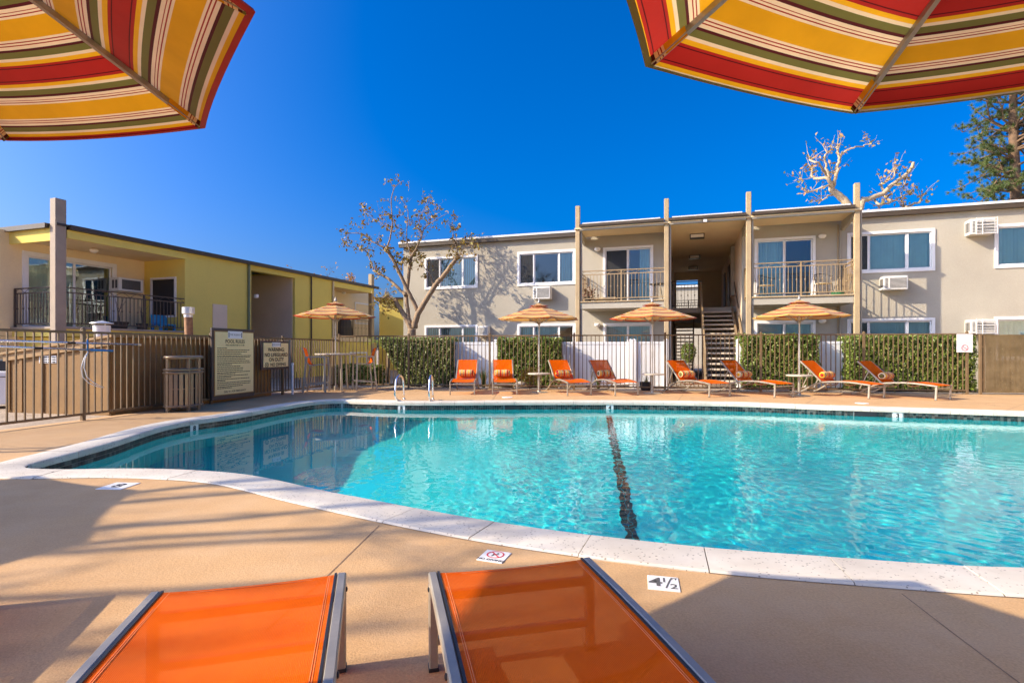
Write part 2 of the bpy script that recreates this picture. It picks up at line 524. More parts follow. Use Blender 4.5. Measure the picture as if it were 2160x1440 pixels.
# ------------------------------------------------------------------ shared materials
RED=(0.40,0.020,0.014); DKR=(0.10,0.006,0.008); YEL=(0.82,0.42,0.01); CRM=(0.84,0.66,0.37); GRN=(0.16,0.15,0.035); MAR=(0.085,0.012,0.014); GLD=(0.71,0.345,0.008); LIN=(0.34,0.03,0.02)
side = [(0.045,YEL),(0.035,CRM),(0.07,GRN),(0.03,MAR),(0.035,CRM),(0.01,LIN),(0.02,CRM),(0.01,LIN),(0.025,CRM)]
seqs = [(0.03,RED),(0.01,DKR),(0.15,RED),(0.01,DKR),(0.03,RED)] + side + [(0.21,GLD)] + side[::-1]
STOPS = []; acc = 0.0
for w_, c_ in seqs:
    STOPS.append((acc, c_)); acc += w_
def m_stripes(name, transl, socket='v'):
    m, nt, out = nodes_of(name)
    uv = N(nt, 'ShaderNodeUVMap'); uv.uv_map = 'UVMap'
    sep = N(nt, 'ShaderNodeSeparateXYZ'); nt.links.new(uv.outputs[0], sep.inputs[0])
    f = mth(nt, 'FRACT', sep.outputs['Y'])
    c = ramp(nt, f, STOPS, 'CONSTANT')
    v = coords(nt, False)
    k = ramp(nt, noise(nt, v, 6, 5), [(0.3, (0.88,)*3), (0.7, (1.06,)*3)])
    c = mix_rgb(nt, 1.0, c, k, 'MULTIPLY')
    weave = N(nt, 'ShaderNodeTexWave', Scale=260); nt.links.new(uv.outputs[0], weave.inputs['Vector'])
    bmp = N(nt, 'ShaderNodeBump', Strength=0.35, Distance=0.002)
    nt.links.new(mth(nt, 'ADD', noise(nt, v, 14, 4), mth(nt, 'MULTIPLY', noise(nt, v, 320, 2), 0.25)), bmp.inputs['Height'])
    d = N(nt, 'ShaderNodeBsdfPrincipled', Roughness=0.85); d.inputs['Specular IOR Level'].default_value = 0.2
    d.inputs['Sheen Weight'].default_value = 0.15
    nt.links.new(c, d.inputs['Base Color']); nt.links.new(bmp.outputs[0], d.inputs['Normal'])
    t = N(nt, 'ShaderNodeBsdfTranslucent'); nt.links.new(c, t.inputs[0])
    mx = N(nt, 'ShaderNodeMixShader'); mx.inputs[0].default_value = transl
    nt.links.new(d.outputs[0], mx.inputs[1]); nt.links.new(t.outputs[0], mx.inputs[2])
    nt.links.new(mx.outputs[0], out.inputs[0]); return m
M_CANOPY = m_stripes('striped_canvas', 0.33)
M_PILLOW = m_stripes('striped_pillow_cloth', 0.0)
def m_sling():
    m, nt, out = nodes_of('orange_sling_mesh')
    v = coords(nt, False)
    c = ramp(nt, noise(nt, v, 5, 6, 0.65), [(0.3, (0.76,0.108,0.001)), (0.7, (0.85,0.145,0.001))])
    tc = N(nt, 'ShaderNodeTexCoord').outputs['Object']
    wv = N(nt, 'ShaderNodeTexWave', Scale=70, Distortion=1.5); wv.bands_direction = 'X'; nt.links.new(tc, wv.inputs['Vector'])
    wv2 = N(nt, 'ShaderNodeTexWave', Scale=110, Distortion=1.5); wv2.bands_direction = 'Y'; nt.links.new(tc, wv2.inputs['Vector'])
    wvh = mth(nt, 'ADD', wv.outputs['Fac'], wv2.outputs['Fac'])
    k = ramp(nt, wvh, [(0.4, (0.84,)*3), (1.0, (1.05,)*3)])
    c = mix_rgb(nt, 1.0, c, k, 'MULTIPLY')
    d = N(nt, 'ShaderNodeBsdfPrincipled', Roughness=0.55); d.inputs['Specular IOR Level'].default_value = 0.03
    nt.links.new(c, d.inputs['Base Color'])
    bmp = N(nt, 'ShaderNodeBump', Strength=0.5, Distance=0.0012); nt.links.new(wvh, bmp.inputs['Height']); nt.links.new(bmp.outputs[0], d.inputs['Normal'])
    t = N(nt, 'ShaderNodeBsdfTranslucent'); nt.links.new(c, t.inputs[0])
    m1 = N(nt, 'ShaderNodeMixShader'); m1.inputs[0].default_value = 0.22
    nt.links.new(d.outputs[0], m1.inputs[1]); nt.links.new(t.outputs[0], m1.inputs[2])
    tr = N(nt, 'ShaderNodeBsdfTransparent'); tr.inputs[0].default_value = (1,0.92,0.88,1)
    m2 = N(nt, 'ShaderNodeMixShader'); m2.inputs[0].default_value = 0.10
    nt.links.new(m1.outputs[0], m2.inputs[1]); nt.links.new(tr.outputs[0], m2.inputs[2])
    nt.links.new(m2.outputs[0], out.inputs[0]); return m
M_SLING = m_sling()
M_FRAME = mat('champagne_aluminium', (0.40, 0.36, 0.29), 0.42, 0.55, var=0.08, vs=6, fine=0.04, ws=False)
M_STITCH = mat('sling_hem', (0.72, 0.20, 0.05), 0.7, ws=False)
M_DARKGAP = mat('near_black_strip', (0.02, 0.02, 0.02), 0.5, var=0.1, ws=False)
M_POLE = mat('umbrella_pole_metal', (0.50, 0.47, 0.43), 0.38, 0.75, var=0.08, ws=False)
M_RIB = mat('rib_grey_metal', (0.34, 0.32, 0.29), 0.45, 0.4, var=0.08, ws=False)
M_FENCE = mat('bronze_fence_paint', (0.18, 0.12, 0.06), 0.5, 0.15, var=0.15, vs=4, fine=0.08, fs=90)
M_RAIL = mat('tan_railing_paint', (0.33, 0.23, 0.12), 0.5, 0.1, var=0.12, vs=4)
M_DKRAIL = mat('dark_bronze_railing', (0.085, 0.060, 0.045), 0.5, 0.15, var=0.15, vs=4)
M_WHITE = mat('white_vinyl', (0.82, 0.82, 0.81), 0.45, var=0.03, vs=2, fine=0.02)
M_FRAMEW = mat('white_window_frame', (0.78, 0.77, 0.75), 0.45, var=0.04, vs=3)
M_CHROME = mat('stainless_steel', (0.75, 0.76, 0.78), 0.16, 1.0, var=0.05, ws=False)
M_BLACK = mat('black_plastic', (0.02, 0.02, 0.022), 0.45, var=0.2, ws=False)
M_LEAD = mat('black_lettering', (0.025, 0.022, 0.02), 0.6, var=0.1, ws=False)
M_BROWNTXT = mat('brown_lettering', (0.075, 0.045, 0.025), 0.6, var=0.1, ws=False)
M_REDTXT = mat('red_sign_ink', (0.55, 0.02, 0.03), 0.5, var=0.1, ws=False)
M_SIGNTAN = mat('tan_sign_face', (0.86, 0.70, 0.34), 0.45, var=0.04, vs=2)
M_SIGNBRN = mat('brown_sign_board', (0.085, 0.058, 0.045), 0.6, var=0.15, vs=4)
M_SIGNWHT = mat('white_sign_face', (0.78, 0.78, 0.78), 0.4, var=0.02)
M_SHED = mat('brown_painted_plywood', (0.25, 0.135, 0.042), 0.75, var=0.14, vs=2.2, fine=0.08, fs=30, stain=0.3, sscale=1.6, bump=0.002, bs=30)
M_SHEDTRIM = mat('brown_painted_trim', (0.33, 0.20, 0.085), 0.7, var=0.12, vs=3)

FONT = bpy.data.fonts[0] if bpy.data.fonts else None
def text_mesh(s, size, mtl, weight=0.0, depth=0.0, align='CENTER', sx=1.0):
    cu = bpy.data.curves.new('lettering', 'FONT'); cu.body = s; cu.size = size; cu.align_x = align; cu.align_y = 'CENTER'
    cu.offset = weight; cu.extrude = depth; cu.resolution_u = 3; cu.space_character = 1.0
    o = bpy.data.objects.new('lettering_tmp', cu); COL.objects.link(o)
    bpy.context.view_layer.update()
    me = bpy.data.meshes.new_from_object(o.evaluated_get(bpy.context.evaluated_depsgraph_get()))
    bpy.data.objects.remove(o); bpy.data.curves.remove(cu)
    if sx != 1.0: me.transform(Matrix.Diagonal((sx, 1, 1, 1)))
    me.materials.clear(); me.materials.append(mtl)
    return me
# ------------------------------------------------------------------ patio umbrellas
UR = 1.117; URIM = 1.98; UAP = 2.42
def canopy_mesh(Rr, z_rim, z_ap, phase, period=0.27, n=8, rot=0.0):
    """eight canvas panels, stripes parallel to each panel's rim, edges sagging between the ribs"""
    V = []; F = []; UV = []; nr, nc = 12, 8
    ap = Rr*math.cos(math.pi/n)
    for k in range(n):
        a0 = rot + 2*math.pi*k/n; a1 = a0 + 2*math.pi/n
        d0 = Vector((math.cos(a0), math.sin(a0))); d1 = Vector((math.cos(a1), math.sin(a1)))
        base = len(V)
        for i in range(nr+1):
            r = 0.045 + (1-0.045)*i/nr
            for j in range(nc+1):
                t = j/nc
                p = d0.lerp(d1, t)*Rr*r
                sag = 4*t*(1-t)
                z = z_ap - (z_ap - z_rim)*(r**1.06) - 0.030*sag*r*(1-0.25*r)
                p = p*(1 - 0.018*sag*r*r)
                V.append((p.x, p.y, z)); UV.append((t*Rr*r, (1-r)*ap/period + phase))
        for i in range(nr):
            for j in range(nc):
                F.append((base+i*(nc+1)+j, base+i*(nc+1)+j+1, base+(i+1)*(nc+1)+j+1, base+(i+1)*(nc+1)+j))
        # hem turned under along the rim
        hb = len(V)
        for j in range(nc+1):
            x, y, z = V[base + nr*(nc+1) + j]
            for (s_, dz) in ((1.004, -0.008), (0.985, -0.012)):
                V.append((x*s_, y*s_, z+dz)); UV.append((j/nc*Rr, phase - 0.06))
        for j in range(nc):
            F.append((base+nr*(nc+1)+j, base+nr*(nc+1)+j+1, hb+2*(j+1), hb+2*j))
            F.append((hb+2*j, hb+2*(j+1), hb+2*(j+1)+1, hb+2*j+1))
    me = bpy.data.meshes.new('canopy'); me.from_pydata(V, [], F); me.materials.append(M_CANOPY)
    l = me.uv_layers.new(name='UVMap')
    vi = np.zeros(len(me.loops), int); me.loops.foreach_get('vertex_index', vi)
    l.data.foreach_set('uv', np.array(UV, np.float32)[vi].ravel())
    me.polygons.foreach_set('use_smooth', [True]*len(me.polygons)); me.set_sharp_from_angle(angle=R(50))
    return me
def umbrella(label, loc, rot, phase, Rr=UR, z_rim=URIM, z_ap=UAP, group=None, big=False, base_z=0.0):
    t = thing('patio_umbrella', label, 'umbrella', loc, 0, group)
    c = link('canopy', canopy_mesh(Rr, z_rim, z_ap, phase, rot=rot), t)
    # small wind vent on top
    V = []; F = []; UV = []
    for k in range(8):
        a0 = rot + 2*math.pi*k/8; a1 = rot + 2*math.pi*(k+1)/8; b0 = len(V)
        for r in (0.02, 0.17*Rr, 0.24*Rr):
            for a in (a0, a1):
                z = z_ap + 0.05 - (z_ap - z_rim)*(r/Rr)*0.92
                V.append((r*math.cos(a), r*math.sin(a), z)); UV.append((a, 0.02 + (0.24*Rr-r)/0.27*0.9))
        F += [(b0, b0+1, b0+3, b0+2), (b0+2, b0+3, b0+5, b0+4)]
    me = bpy.data.meshes.new('vent'); me.from_pydata(V, [], F); me.materials.append(M_CANOPY)
    l = me.uv_layers.new(name='UVMap'); vi = np.zeros(len(me.loops), int); me.loops.foreach_get('vertex_index', vi)
    l.data.foreach_set('uv', np.array(UV, np.float32)[vi].ravel())
    link('vent', me, c)
    b = MB(); b.tube([(0,0,0.10), (0,0,z_ap+0.02)], 0.019, 12); b.lathe([(0.026,-0.09),(0.026,0.09)], 14, (0,0,1.02)); b.build('pole', M_POLE, t, smooth=True)
    b = MB(); b.lathe([(0.012,0),(0.035,0.01),(0.040,0.035),(0.030,0.065),(0.02,0.085),(0.024,0.10),(0.012,0.125)], 14, (0,0,z_ap+0.045)); b.build('finial', M_RIB, t, smooth=True)
    b = MB(); b.lathe([(0.02,-0.05),(0.045,-0.045),(0.045,0.03),(0.02,0.04)], 14, (0,0,z_ap-0.04)); b.build('hub', M_RIB, t, smooth=True)
    b = MB(); b.lathe([(0.02,-0.03),(0.04,-0.03),(0.04,0.03),(0.02,0.03)], 14, (0,0,z_rim-0.13)); b.build('runner', M_RIB, t, smooth=True)
    if loc[1] < 6:
        b = MB(); b.lathe([(0.26,0.0),(0.26,0.03),(0.22,0.055),(0.06,0.07),(0.035,0.09),(0.035,0.30)], 28); b.build('weighted_base', M_RIB, t, smooth=True)
    for k in range(8):
        a = rot + 2*math.pi*k/8; d = Vector((math.cos(a), math.sin(a), 0))
        P = lambda r, dz: d*(Rr*r) + Vector((0,0, z_ap - (z_ap-z_rim)*(r**1.06) + dz))
        b = MB(); b.sweep([P(0.03,-0.014), P(0.3,-0.013), P(0.6,-0.013), P(0.985,-0.012)], 0.015, 0.017)
        rb = b.build('rib', M_RIB, t)
        b = MB(); b.bar(Vector((0,0,z_rim-0.13)) + d*0.03, P(0.52,-0.024), 0.011, 0.014); b.build('strut', M_RIB, rb)
        # canvas pocket holding the rib tip
        V = []; UV = []; s_ = Vector((-d.y, d.x, 0))
        for r, w_ in ((0.885,0.017), (0.94,0.019), (0.985,0.018)):
            for q in (-1, 0, 1):
                V.append(P(r, -0.026 if q == 0 else -0.006) + s_*w_*q); UV.append((q*0.03, 0.33 + r*3.6))
        me = bpy.data.meshes.new('pocket'); me.from_pydata(V, [], [(0,1,4,3),(1,2,5,4),(3,4,7,6),(4,5,8,7)]); me.materials.append(M_CANOPY)
        l = me.uv_layers.new(name='UVMap'); vi = np.zeros(len(me.loops), int); me.loops.foreach_get('vertex_index', vi)
        l.data.foreach_set('uv', np.array(UV, np.float32)[vi].ravel())
        link('rib_pocket', me, c)
    return t
# two overhead in the foreground, seen from below
umbrella('large red and gold striped umbrella overhead, filling the upper right', (1.164, 0.75, 0), R(21.3+67.5), 0.95, group='striped umbrellas round the pool')
umbrella('large red and gold striped umbrella overhead, filling the upper left', (-1.712, 1.028, 0), R(-8.1+67.5), 0.20, group='striped umbrellas round the pool')
# a wider one left of the frame, known from its shadow on the deck
umbrella('wide striped umbrella left of the frame, shading the deck by the depth mark', (-7.72, 2.45, 0), R(-21+67.5), 0.1, Rr=1.68, z_rim=2.2, z_ap=2.8, group='striped umbrellas round the pool')
UB = [(1137, 14.4, 'striped umbrella over the low table between the second and third orange loungers', 0.25, 12),
      (1376, 14.1, 'striped umbrella standing before the white vinyl gate', 0.05, 31),
      (1686, 13.4, 'striped umbrella before the hedge on the right of the stairs', 0.55, 5),
      (708, 15.2, 'striped umbrella over the bar height table in the left corner', 0.05, 20)]
for px, Y, lab, ph, rr in UB:
    hi = 0.06 if px == 708 else 0.0
    umbrella(lab, at(px, HOR, Y).xy.to_3d(), R(rr), ph, z_rim=1.97+hi*2, z_ap=2.34+hi*2, group='striped umbrellas round the pool')
# ------------------------------------------------------------------ chaise longues
def lounger(label, loc, rotz, group=None, back=38, w=0.62, seat=0.36, near=False):
    """foot end at local y = 0, head towards +y"""
    t = thing('chaise_lounge', label, 'lounger', loc, rotz, group)
    hw = w/2; yb = 1.18                      # hinge of the backrest
    def zc(y): return seat - 0.045 + 0.05*math.sin(min(1, y/1.25)*math.pi)   # top line bows up in the middle
    if near: zc = lambda y: seat - 0.012 + 0.012*math.sin(min(1, y/1.25)*math.pi)
    ys = [0.0, 0.15, 0.3, 0.5, 0.7, 0.9, 1.05, yb]
    for s in (-1, 1):
        x = s*hw
        b = MB()
        arch = [(x, y, zc(y)) for y in ys] + [(x, 1.34, seat-0.09), (x, 1.50, seat-0.17), (x, 1.66, seat-0.27), (x, 1.80, 0.035), (x, 1.90, 0.018)]
        b.sweep(arch, 0.032, 0.036)
        b.build('side_rail', M_FRAME, t, bevel=0.005)
        b = MB(); b.bar((x, 0.035, 0.0), (x, 0.022, zc(0)-0.018), 0.032, 0.042, up=(0,1,0))
        b.build('leg', M_FRAME, t, bevel=0.005)
        b = MB(); b.bar((x, 0.036, 0.0), (x, 0.036, 0.012), 0.036, 0.046, up=(0,1,0)); b.build('foot_cap', M_BLACK, t)
        b = MB(); b.sweep([(x - s*0.021, y, zc(y)+0.013) for y in ys], 0.008, 0.009); b.build('sling_channel', M_DARKGAP, t)  # near-black strip along the gap between sling and rail
        b = MB()
        for yy, zz in ((0.05, zc(0)-0.025), (0.62, zc(0.6)-0.01)):
            b.lathe([(0.009,0),(0.009,0.004),(0.004,0.006)], 8, (0,0,0))
            n8 = 8*3
            for q in range(len(b.v)-n8, len(b.v)):
                vx, vy, vz = b.v[q]; b.v[q] = (x + s*(0.016+vz), yy+vx, zz+vy)
        b.build('bolt', M_BLACK, t)
    # sling over the seat
    xi = hw - 0.026; b = MB(); nx_ = 9; V = []
    for y in ys + [yb+0.03]:
        for i in range(nx_):
            u = i/(nx_-1)*2-1
            V.append((u*xi, y+0.01, zc(min(y, yb)) + 0.014 - 0.022*(1-u*u)*min(1, 0.3+y*2)))
    b.add(V, [(r*nx_+i, r*nx_+i+1, (r+1)*nx_+i+1, (r+1)*nx_+i) for r in range(len(ys)) for i in range(nx_-1)])
    sl = b.build('seat_sling', M_SLING, t, smooth='all')
    b = MB()
    for s in (-1, 1):
        for o in (0.014, 0.020):
            b.sweep([(s*(xi-o), y+0.01, zc(y)+0.0155-0.003) for y in ys], 0.0022, 0.0016)
    b.bar((-xi+0.01, 0.026, zc(0)+0.010), (xi-0.01, 0.026, zc(0)+0.010), 0.0022, 0.002)
    b.build('stitching', M_STITCH, sl)
    # end rail and stretchers below
    b = MB(); b.bar((-hw, 0.03, zc(0)-0.060 if near else zc(0)-0.045), (hw, 0.03, zc(0)-0.060 if near else zc(0)-0.045), 0.03, 0.03); b.build('end_rail', M_FRAME, t, bevel=0.004)
    b = MB(); b.bar((-hw, 0.034, 0.10), (hw, 0.034, 0.10), 0.025, 0.025); b.build('stretcher', M_FRAME, t)
    for y in (0.62, 1.12):
        b = MB(); pts = [(-hw, y, zc(y)-0.02), (-hw*0.7, y, zc(y)-0.075), (0, y, zc(y)-0.095), (hw*0.7, y, zc(y)-0.075), (hw, y, zc(y)-0.02)]
        b.tube(pts, 0.014, 8); b.build('stretcher', M_FRAME, t, smooth=True)
    b = MB(); b.tube([(-hw, 1.80, 0.04), (hw, 1.80, 0.04)], 0.013, 8); b.build('stretcher', M_FRAME, t, smooth=True)
    # backrest
    a = R(back); L = 0.76
    H0 = Vector((0, yb+0.02, zc(yb)+0.01)); dv = Vector((0, math.cos(a), math.sin(a))); nv = Vector((0, -math.sin(a), math.cos(a)))
    bk = MB()
    for s in (-1, 1):
        x = Vector((s*(hw-0.03), 0, 0))
        bk.sweep([H0+x, H0+x+dv*L*0.5+nv*0.012, H0+x+dv*L], 0.032, 0.032)
    bk.bar(H0+dv*L-Vector((hw-0.03,0,0)), H0+dv*L+Vector((hw-0.03,0,0)), 0.03, 0.03)
    bf = bk.build('back_frame', M_FRAME, t, bevel=0.004)
    b = MB(); V = []; kn = 7
    for r in range(kn):
        f = r/(kn-1)
        for i in range(nx_):
            u = i/(nx_-1)*2-1
            V.append(H0 + dv*(L*f) + Vector((u*(hw-0.047), 0, 0)) + nv*(0.020 - 0.02*(1-u*u)*math.sin(math.pi*f)))
    b.add(V, [(r*nx_+i, r*nx_+i+1, (r+1)*nx_+i+1, (r+1)*nx_+i) for r in range(kn-1) for i in range(nx_-1)])
    b.build('back_sling', M_SLING, t, smooth='all')
    # support strut of the backrest
    b = MB(); q = H0+dv*L*0.55
    for s in (-1, 1):
        b.bar(q+Vector((s*(hw-0.06),0,0)), (s*(hw-0.06), 1.74, 0.14), 0.02, 0.02)
    b.bar((-hw+0.06, 1.74, 0.14), (hw-0.06, 1.74, 0.14), 0.02, 0.02)
    b.build('back_support', M_FRAME, t)
    return t, H0, dv, nv
def pillow(label, loc, rotz, group, phase):
    """striped bolster, long axis local x"""
    n, m_ = 20, 16; V = []; UV = []; F = []; L = 0.46; r0 = 0.10
    for i in range(n+1):
        u = i/n*2-1
        rr = r0*(1-abs(u)**7)**0.4*(1+0.03*math.sin(5*u)) if abs(u) < 1 else 0.0
        for k in range(m_):
            a = 2*math.pi*k/m_
            V.append((u*L/2, rr*math.cos(a)*1.05, rr*math.sin(a)*0.92*(1+0.02*math.sin(3*a+4*u)))); UV.append((a/6.28, u*L/2/0.19+phase))
    for i in range(n):
        for k in range(m_):
            F.append((i*m_+k, i*m_+(k+1) % m_, (i+1)*m_+(k+1) % m_, (i+1)*m_+k))
    me = bpy.data.meshes.new('bolster_pillow'); me.from_pydata(V, [], F); me.materials.append(M_PILLOW)
    l = me.uv_layers.new(name='UVMap'); vi = np.zeros(len(me.loops), int); me.loops.foreach_get('vertex_index', vi)
    l.data.foreach_set('uv', np.array(UV, np.float32)[vi].ravel())
    me.polygons.foreach_set('use_smooth', [True]*len(me.polygons))
    o = link('bolster_pillow', me, None, loc, rotz, label=label, cat='pillow', group=group)
    return o
# near pair, seen from their head end
for (xl, lab) in ((Vector((-1.193, 1.81)), 'orange sling lounger in full sun at the bottom left'), (Vector((-0.282, 1.97)), 'orange sling lounger half in shade at the bottom centre'), (Vector((-2.97, 2.25)), 'orange sling lounger left of the frame, its shadow at the bottom left corner')):
    ang = R(13.2) if 'half in shade' in lab else R(15.0); e = Vector((math.cos(ang), math.sin(ang)))
    mid = xl + e*0.29
    lounger(lab, (mid.x, mid.y, 0), ang + math.pi, 'orange loungers round the pool', back=12, w=0.60, seat=0.33, near=True)
# far row: foot centre pixel, foot row, turn (degrees), what tells it apart
FAR = [(975, 832.5, 0, 'leftmost orange lounger of the far row, before the first hedge'),
       (1065, 832.5, -3, 'second orange lounger from the left, facing the pool by the square hedge'),
       (1223, 834, -13, 'third orange lounger from the left, right of the low table under the umbrella'),
       (1323, 834, -15, 'fourth orange lounger from the left with shaded backrest, by the white fence'),
       (1520, 837, -20, 'orange lounger before the foot of the stairs, its backrest in sun'),
       (1656, 838, -24, 'orange lounger with dark shaded backrest before the right edge of the stairs'),
       (1852, 840, -27, 'orange lounger with sunny backrest before the gap in the right hedges'),
       (1993, 843.5, -27, 'rightmost orange lounger, shaded backrest, before the long right hedge')]
for i, (px, py, dg, lab) in enumerate(FAR):
    p = G(px, py)
    t, H0, dv, nv = lounger(lab, (p.x, p.y, 0), R(-dg), 'orange loungers round the pool', back=42)
    c = Matrix.Rotation(R(-dg), 3, 'Z') @ (H0 + dv*0.14 + nv*0.10 + Vector((random.uniform(-0.03, 0.03), -0.01, 0)))
    pillow('striped bolster pillow on the ' + ['leftmost lounger of the far row', 'second lounger from the left', 'third lounger from the left', 'fourth lounger from the left', 'lounger before the foot of the stairs', 'shaded lounger right of the stairs', 'second lounger from the right', 'rightmost lounger of the far row'][i], (p.x+c.x, p.y+c.y, c.z), R(-dg)+random.uniform(-0.05, 0.05), 'striped bolster pillows', random.uniform(0, 1) if i else 0.2)
# ------------------------------------------------------------------ building kit
M_STUCCO = mat('beige_stucco', (0.40, 0.365, 0.295), 0.9, var=0.07, vs=0.7, fine=0.05, fs=40, bump=0.006, bs=45, spec=0.2, stain=0.16, sscale=0.9, stain_col=(0.30,0.24,0.17))
M_STUCCO_G = mat('olive_yellow_stucco', (0.78, 0.62, 0.155), 0.9, var=0.07, vs=0.8, fine=0.05, fs=40, bump=0.006, bs=45, spec=0.2, stain=0.12, sscale=0.8)
M_STUCCO_C = mat('cream_stucco', (0.80, 0.65, 0.40), 0.9, var=0.06, vs=0.8, fine=0.05, fs=40, bump=0.005, bs=45, spec=0.2)
M_STUCCO_T = mat('taupe_stucco', (0.76, 0.61, 0.45), 0.9, var=0.07, vs=0.8, fine=0.05, fs=40, bump=0.005, bs=45, spec=0.2)
M_SOFFIT = mat('tan_soffit', (0.80, 0.62, 0.36), 0.85, var=0.06, vs=1.0)
M_GUTTER = mat('brown_gutter', (0.065, 0.046, 0.028), 0.5, 0.1, var=0.12, vs=2)
M_ROOFW = mat('white_roof_edge', (0.66, 0.65, 0.63), 0.7, var=0.06, vs=2)
M_POST = mat('tan_timber_post', (0.40, 0.295, 0.165), 0.75, var=0.14, vs=2.5, fine=0.08, fs=25, bump=0.002, bs=30)
M_POSTDK = mat('brown_timber_post', (0.36, 0.29, 0.22), 0.75, var=0.12, vs=2.5)
M_AC = mat('white_metal_casing', (0.70, 0.68, 0.63), 0.5, var=0.05, vs=4)
M_ACG = mat('grey_coil', (0.10, 0.095, 0.09), 0.5, 0.3, var=0.2, vs=30, ws=False)
M_BLIND = mat('pale_vertical_blind', (0.74, 0.80, 0.76), 0.7, var=0.05, vs=5)
M_BLINDC = mat('cream_vertical_blind', (0.60, 0.56, 0.46), 0.7, var=0.05, vs=5)
M_SCREEN = mat('dark_insect_screen', (0.055, 0.055, 0.058), 0.8, var=0.2, vs=8)
M_ROOM = mat('room_dark', (0.03, 0.028, 0.026), 0.9)  # near-black colour takes the place of shade inside the rooms
M_LAMPW = mat('opal_lamp_globe', (0.80, 0.76, 0.70), 0.35, var=0.02)
M_STEP = mat('precast_stair_tread', (0.60, 0.51, 0.39), 0.9, var=0.1, vs=3, fine=0.1, fs=50, bump=0.002)
M_STRING = mat('brown_stair_stringer', (0.28, 0.20, 0.12), 0.6, var=0.12, vs=3)
def m_glass():
    m, nt, out = nodes_of('window_glass')
    tr = N(nt, 'ShaderNodeBsdfTransparent'); tr.inputs[0].default_value = (0.86, 0.965, 0.95, 1)
    gl = N(nt, 'ShaderNodeBsdfGlossy', Roughness=0.02); gl.inputs[0].default_value = (0.95, 0.97, 1, 1)
    fr = N(nt, 'ShaderNodeFresnel', IOR=1.55)
    f = mth(nt, 'ADD', mth(nt, 'MULTIPLY', fr.outputs[0], 1.2), 0.03)
    v = coords(nt, True)
    b = N(nt, 'ShaderNodeBump', Strength=0.08, Distance=0.02); nt.links.new(noise(nt, v, 1.3, 2), b.inputs['Height'])
    nt.links.new(b.outputs[0], gl.inputs['Normal'])
    mx = N(nt, 'ShaderNodeMixShader'); nt.links.new(f, mx.inputs[0]); nt.links.new(tr.outputs[0], mx.inputs[1]); nt.links.new(gl.outputs[0], mx.inputs[2])
    nt.links.new(mx.outputs[0], out.inputs[0]); return m
M_GLASS = m_glass()

def wall(name, parent, x0, x1, z0, z1, holes, material, t=0.2, frame=Matrix.Identity(4)):
    """wall in the local xz plane, front face at y = 0, thickness towards +y, with real openings"""
    xs = sorted({x0, x1} | {h[0] for h in holes} | {h[1] for h in holes}); zs = sorted({z0, z1} | {h[2] for h in holes} | {h[3] for h in holes})
    xs = [x for x in xs if x0 <= x <= x1]; zs = [z for z in zs if z0 <= z <= z1]
    b = MB()
    def hole(xa, za): return any(h[0] < xa < h[1] and h[2] < za < h[3] for h in holes)
    def quad(p): b.add([frame @ Vector(q) for q in p], [(0,1,2,3)])
    for i in range(len(xs)-1):
        for j in range(len(zs)-1):
            if hole((xs[i]+xs[i+1])/2, (zs[j]+zs[j+1])/2): continue
            a, c, d, e = xs[i], xs[i+1], zs[j], zs[j+1]
            quad(((a,0,d),(c,0,d),(c,0,e),(a,0,e))); quad(((a,t,d),(a,t,e),(c,t,e),(c,t,d)))
    for h in holes:
        a, c, d, e = h[:4]
        quad(((a,0,d),(a,0,e),(a,t,e),(a,t,d))); quad(((c,0,d),(c,t,d),(c,t,e),(c,0,e)))
        quad(((a,0,e),(c,0,e),(c,t,e),(a,t,e))); quad(((a,0,d),(a,t,d),(c,t,d),(c,0,d)))
    a, c, d, e = x0, x1, z0, z1
    quad(((a,0,d),(a,0,e),(a,t,e),(a,t,d))); quad(((c,0,d),(c,t,d),(c,t,e),(c,0,e))); quad(((a,0,e),(c,0,e),(c,t,e),(a,t,e))); quad(((a,0,d),(a,t,d),(c,t,d),(c,0,d)))
    return b.build(name, material, parent)
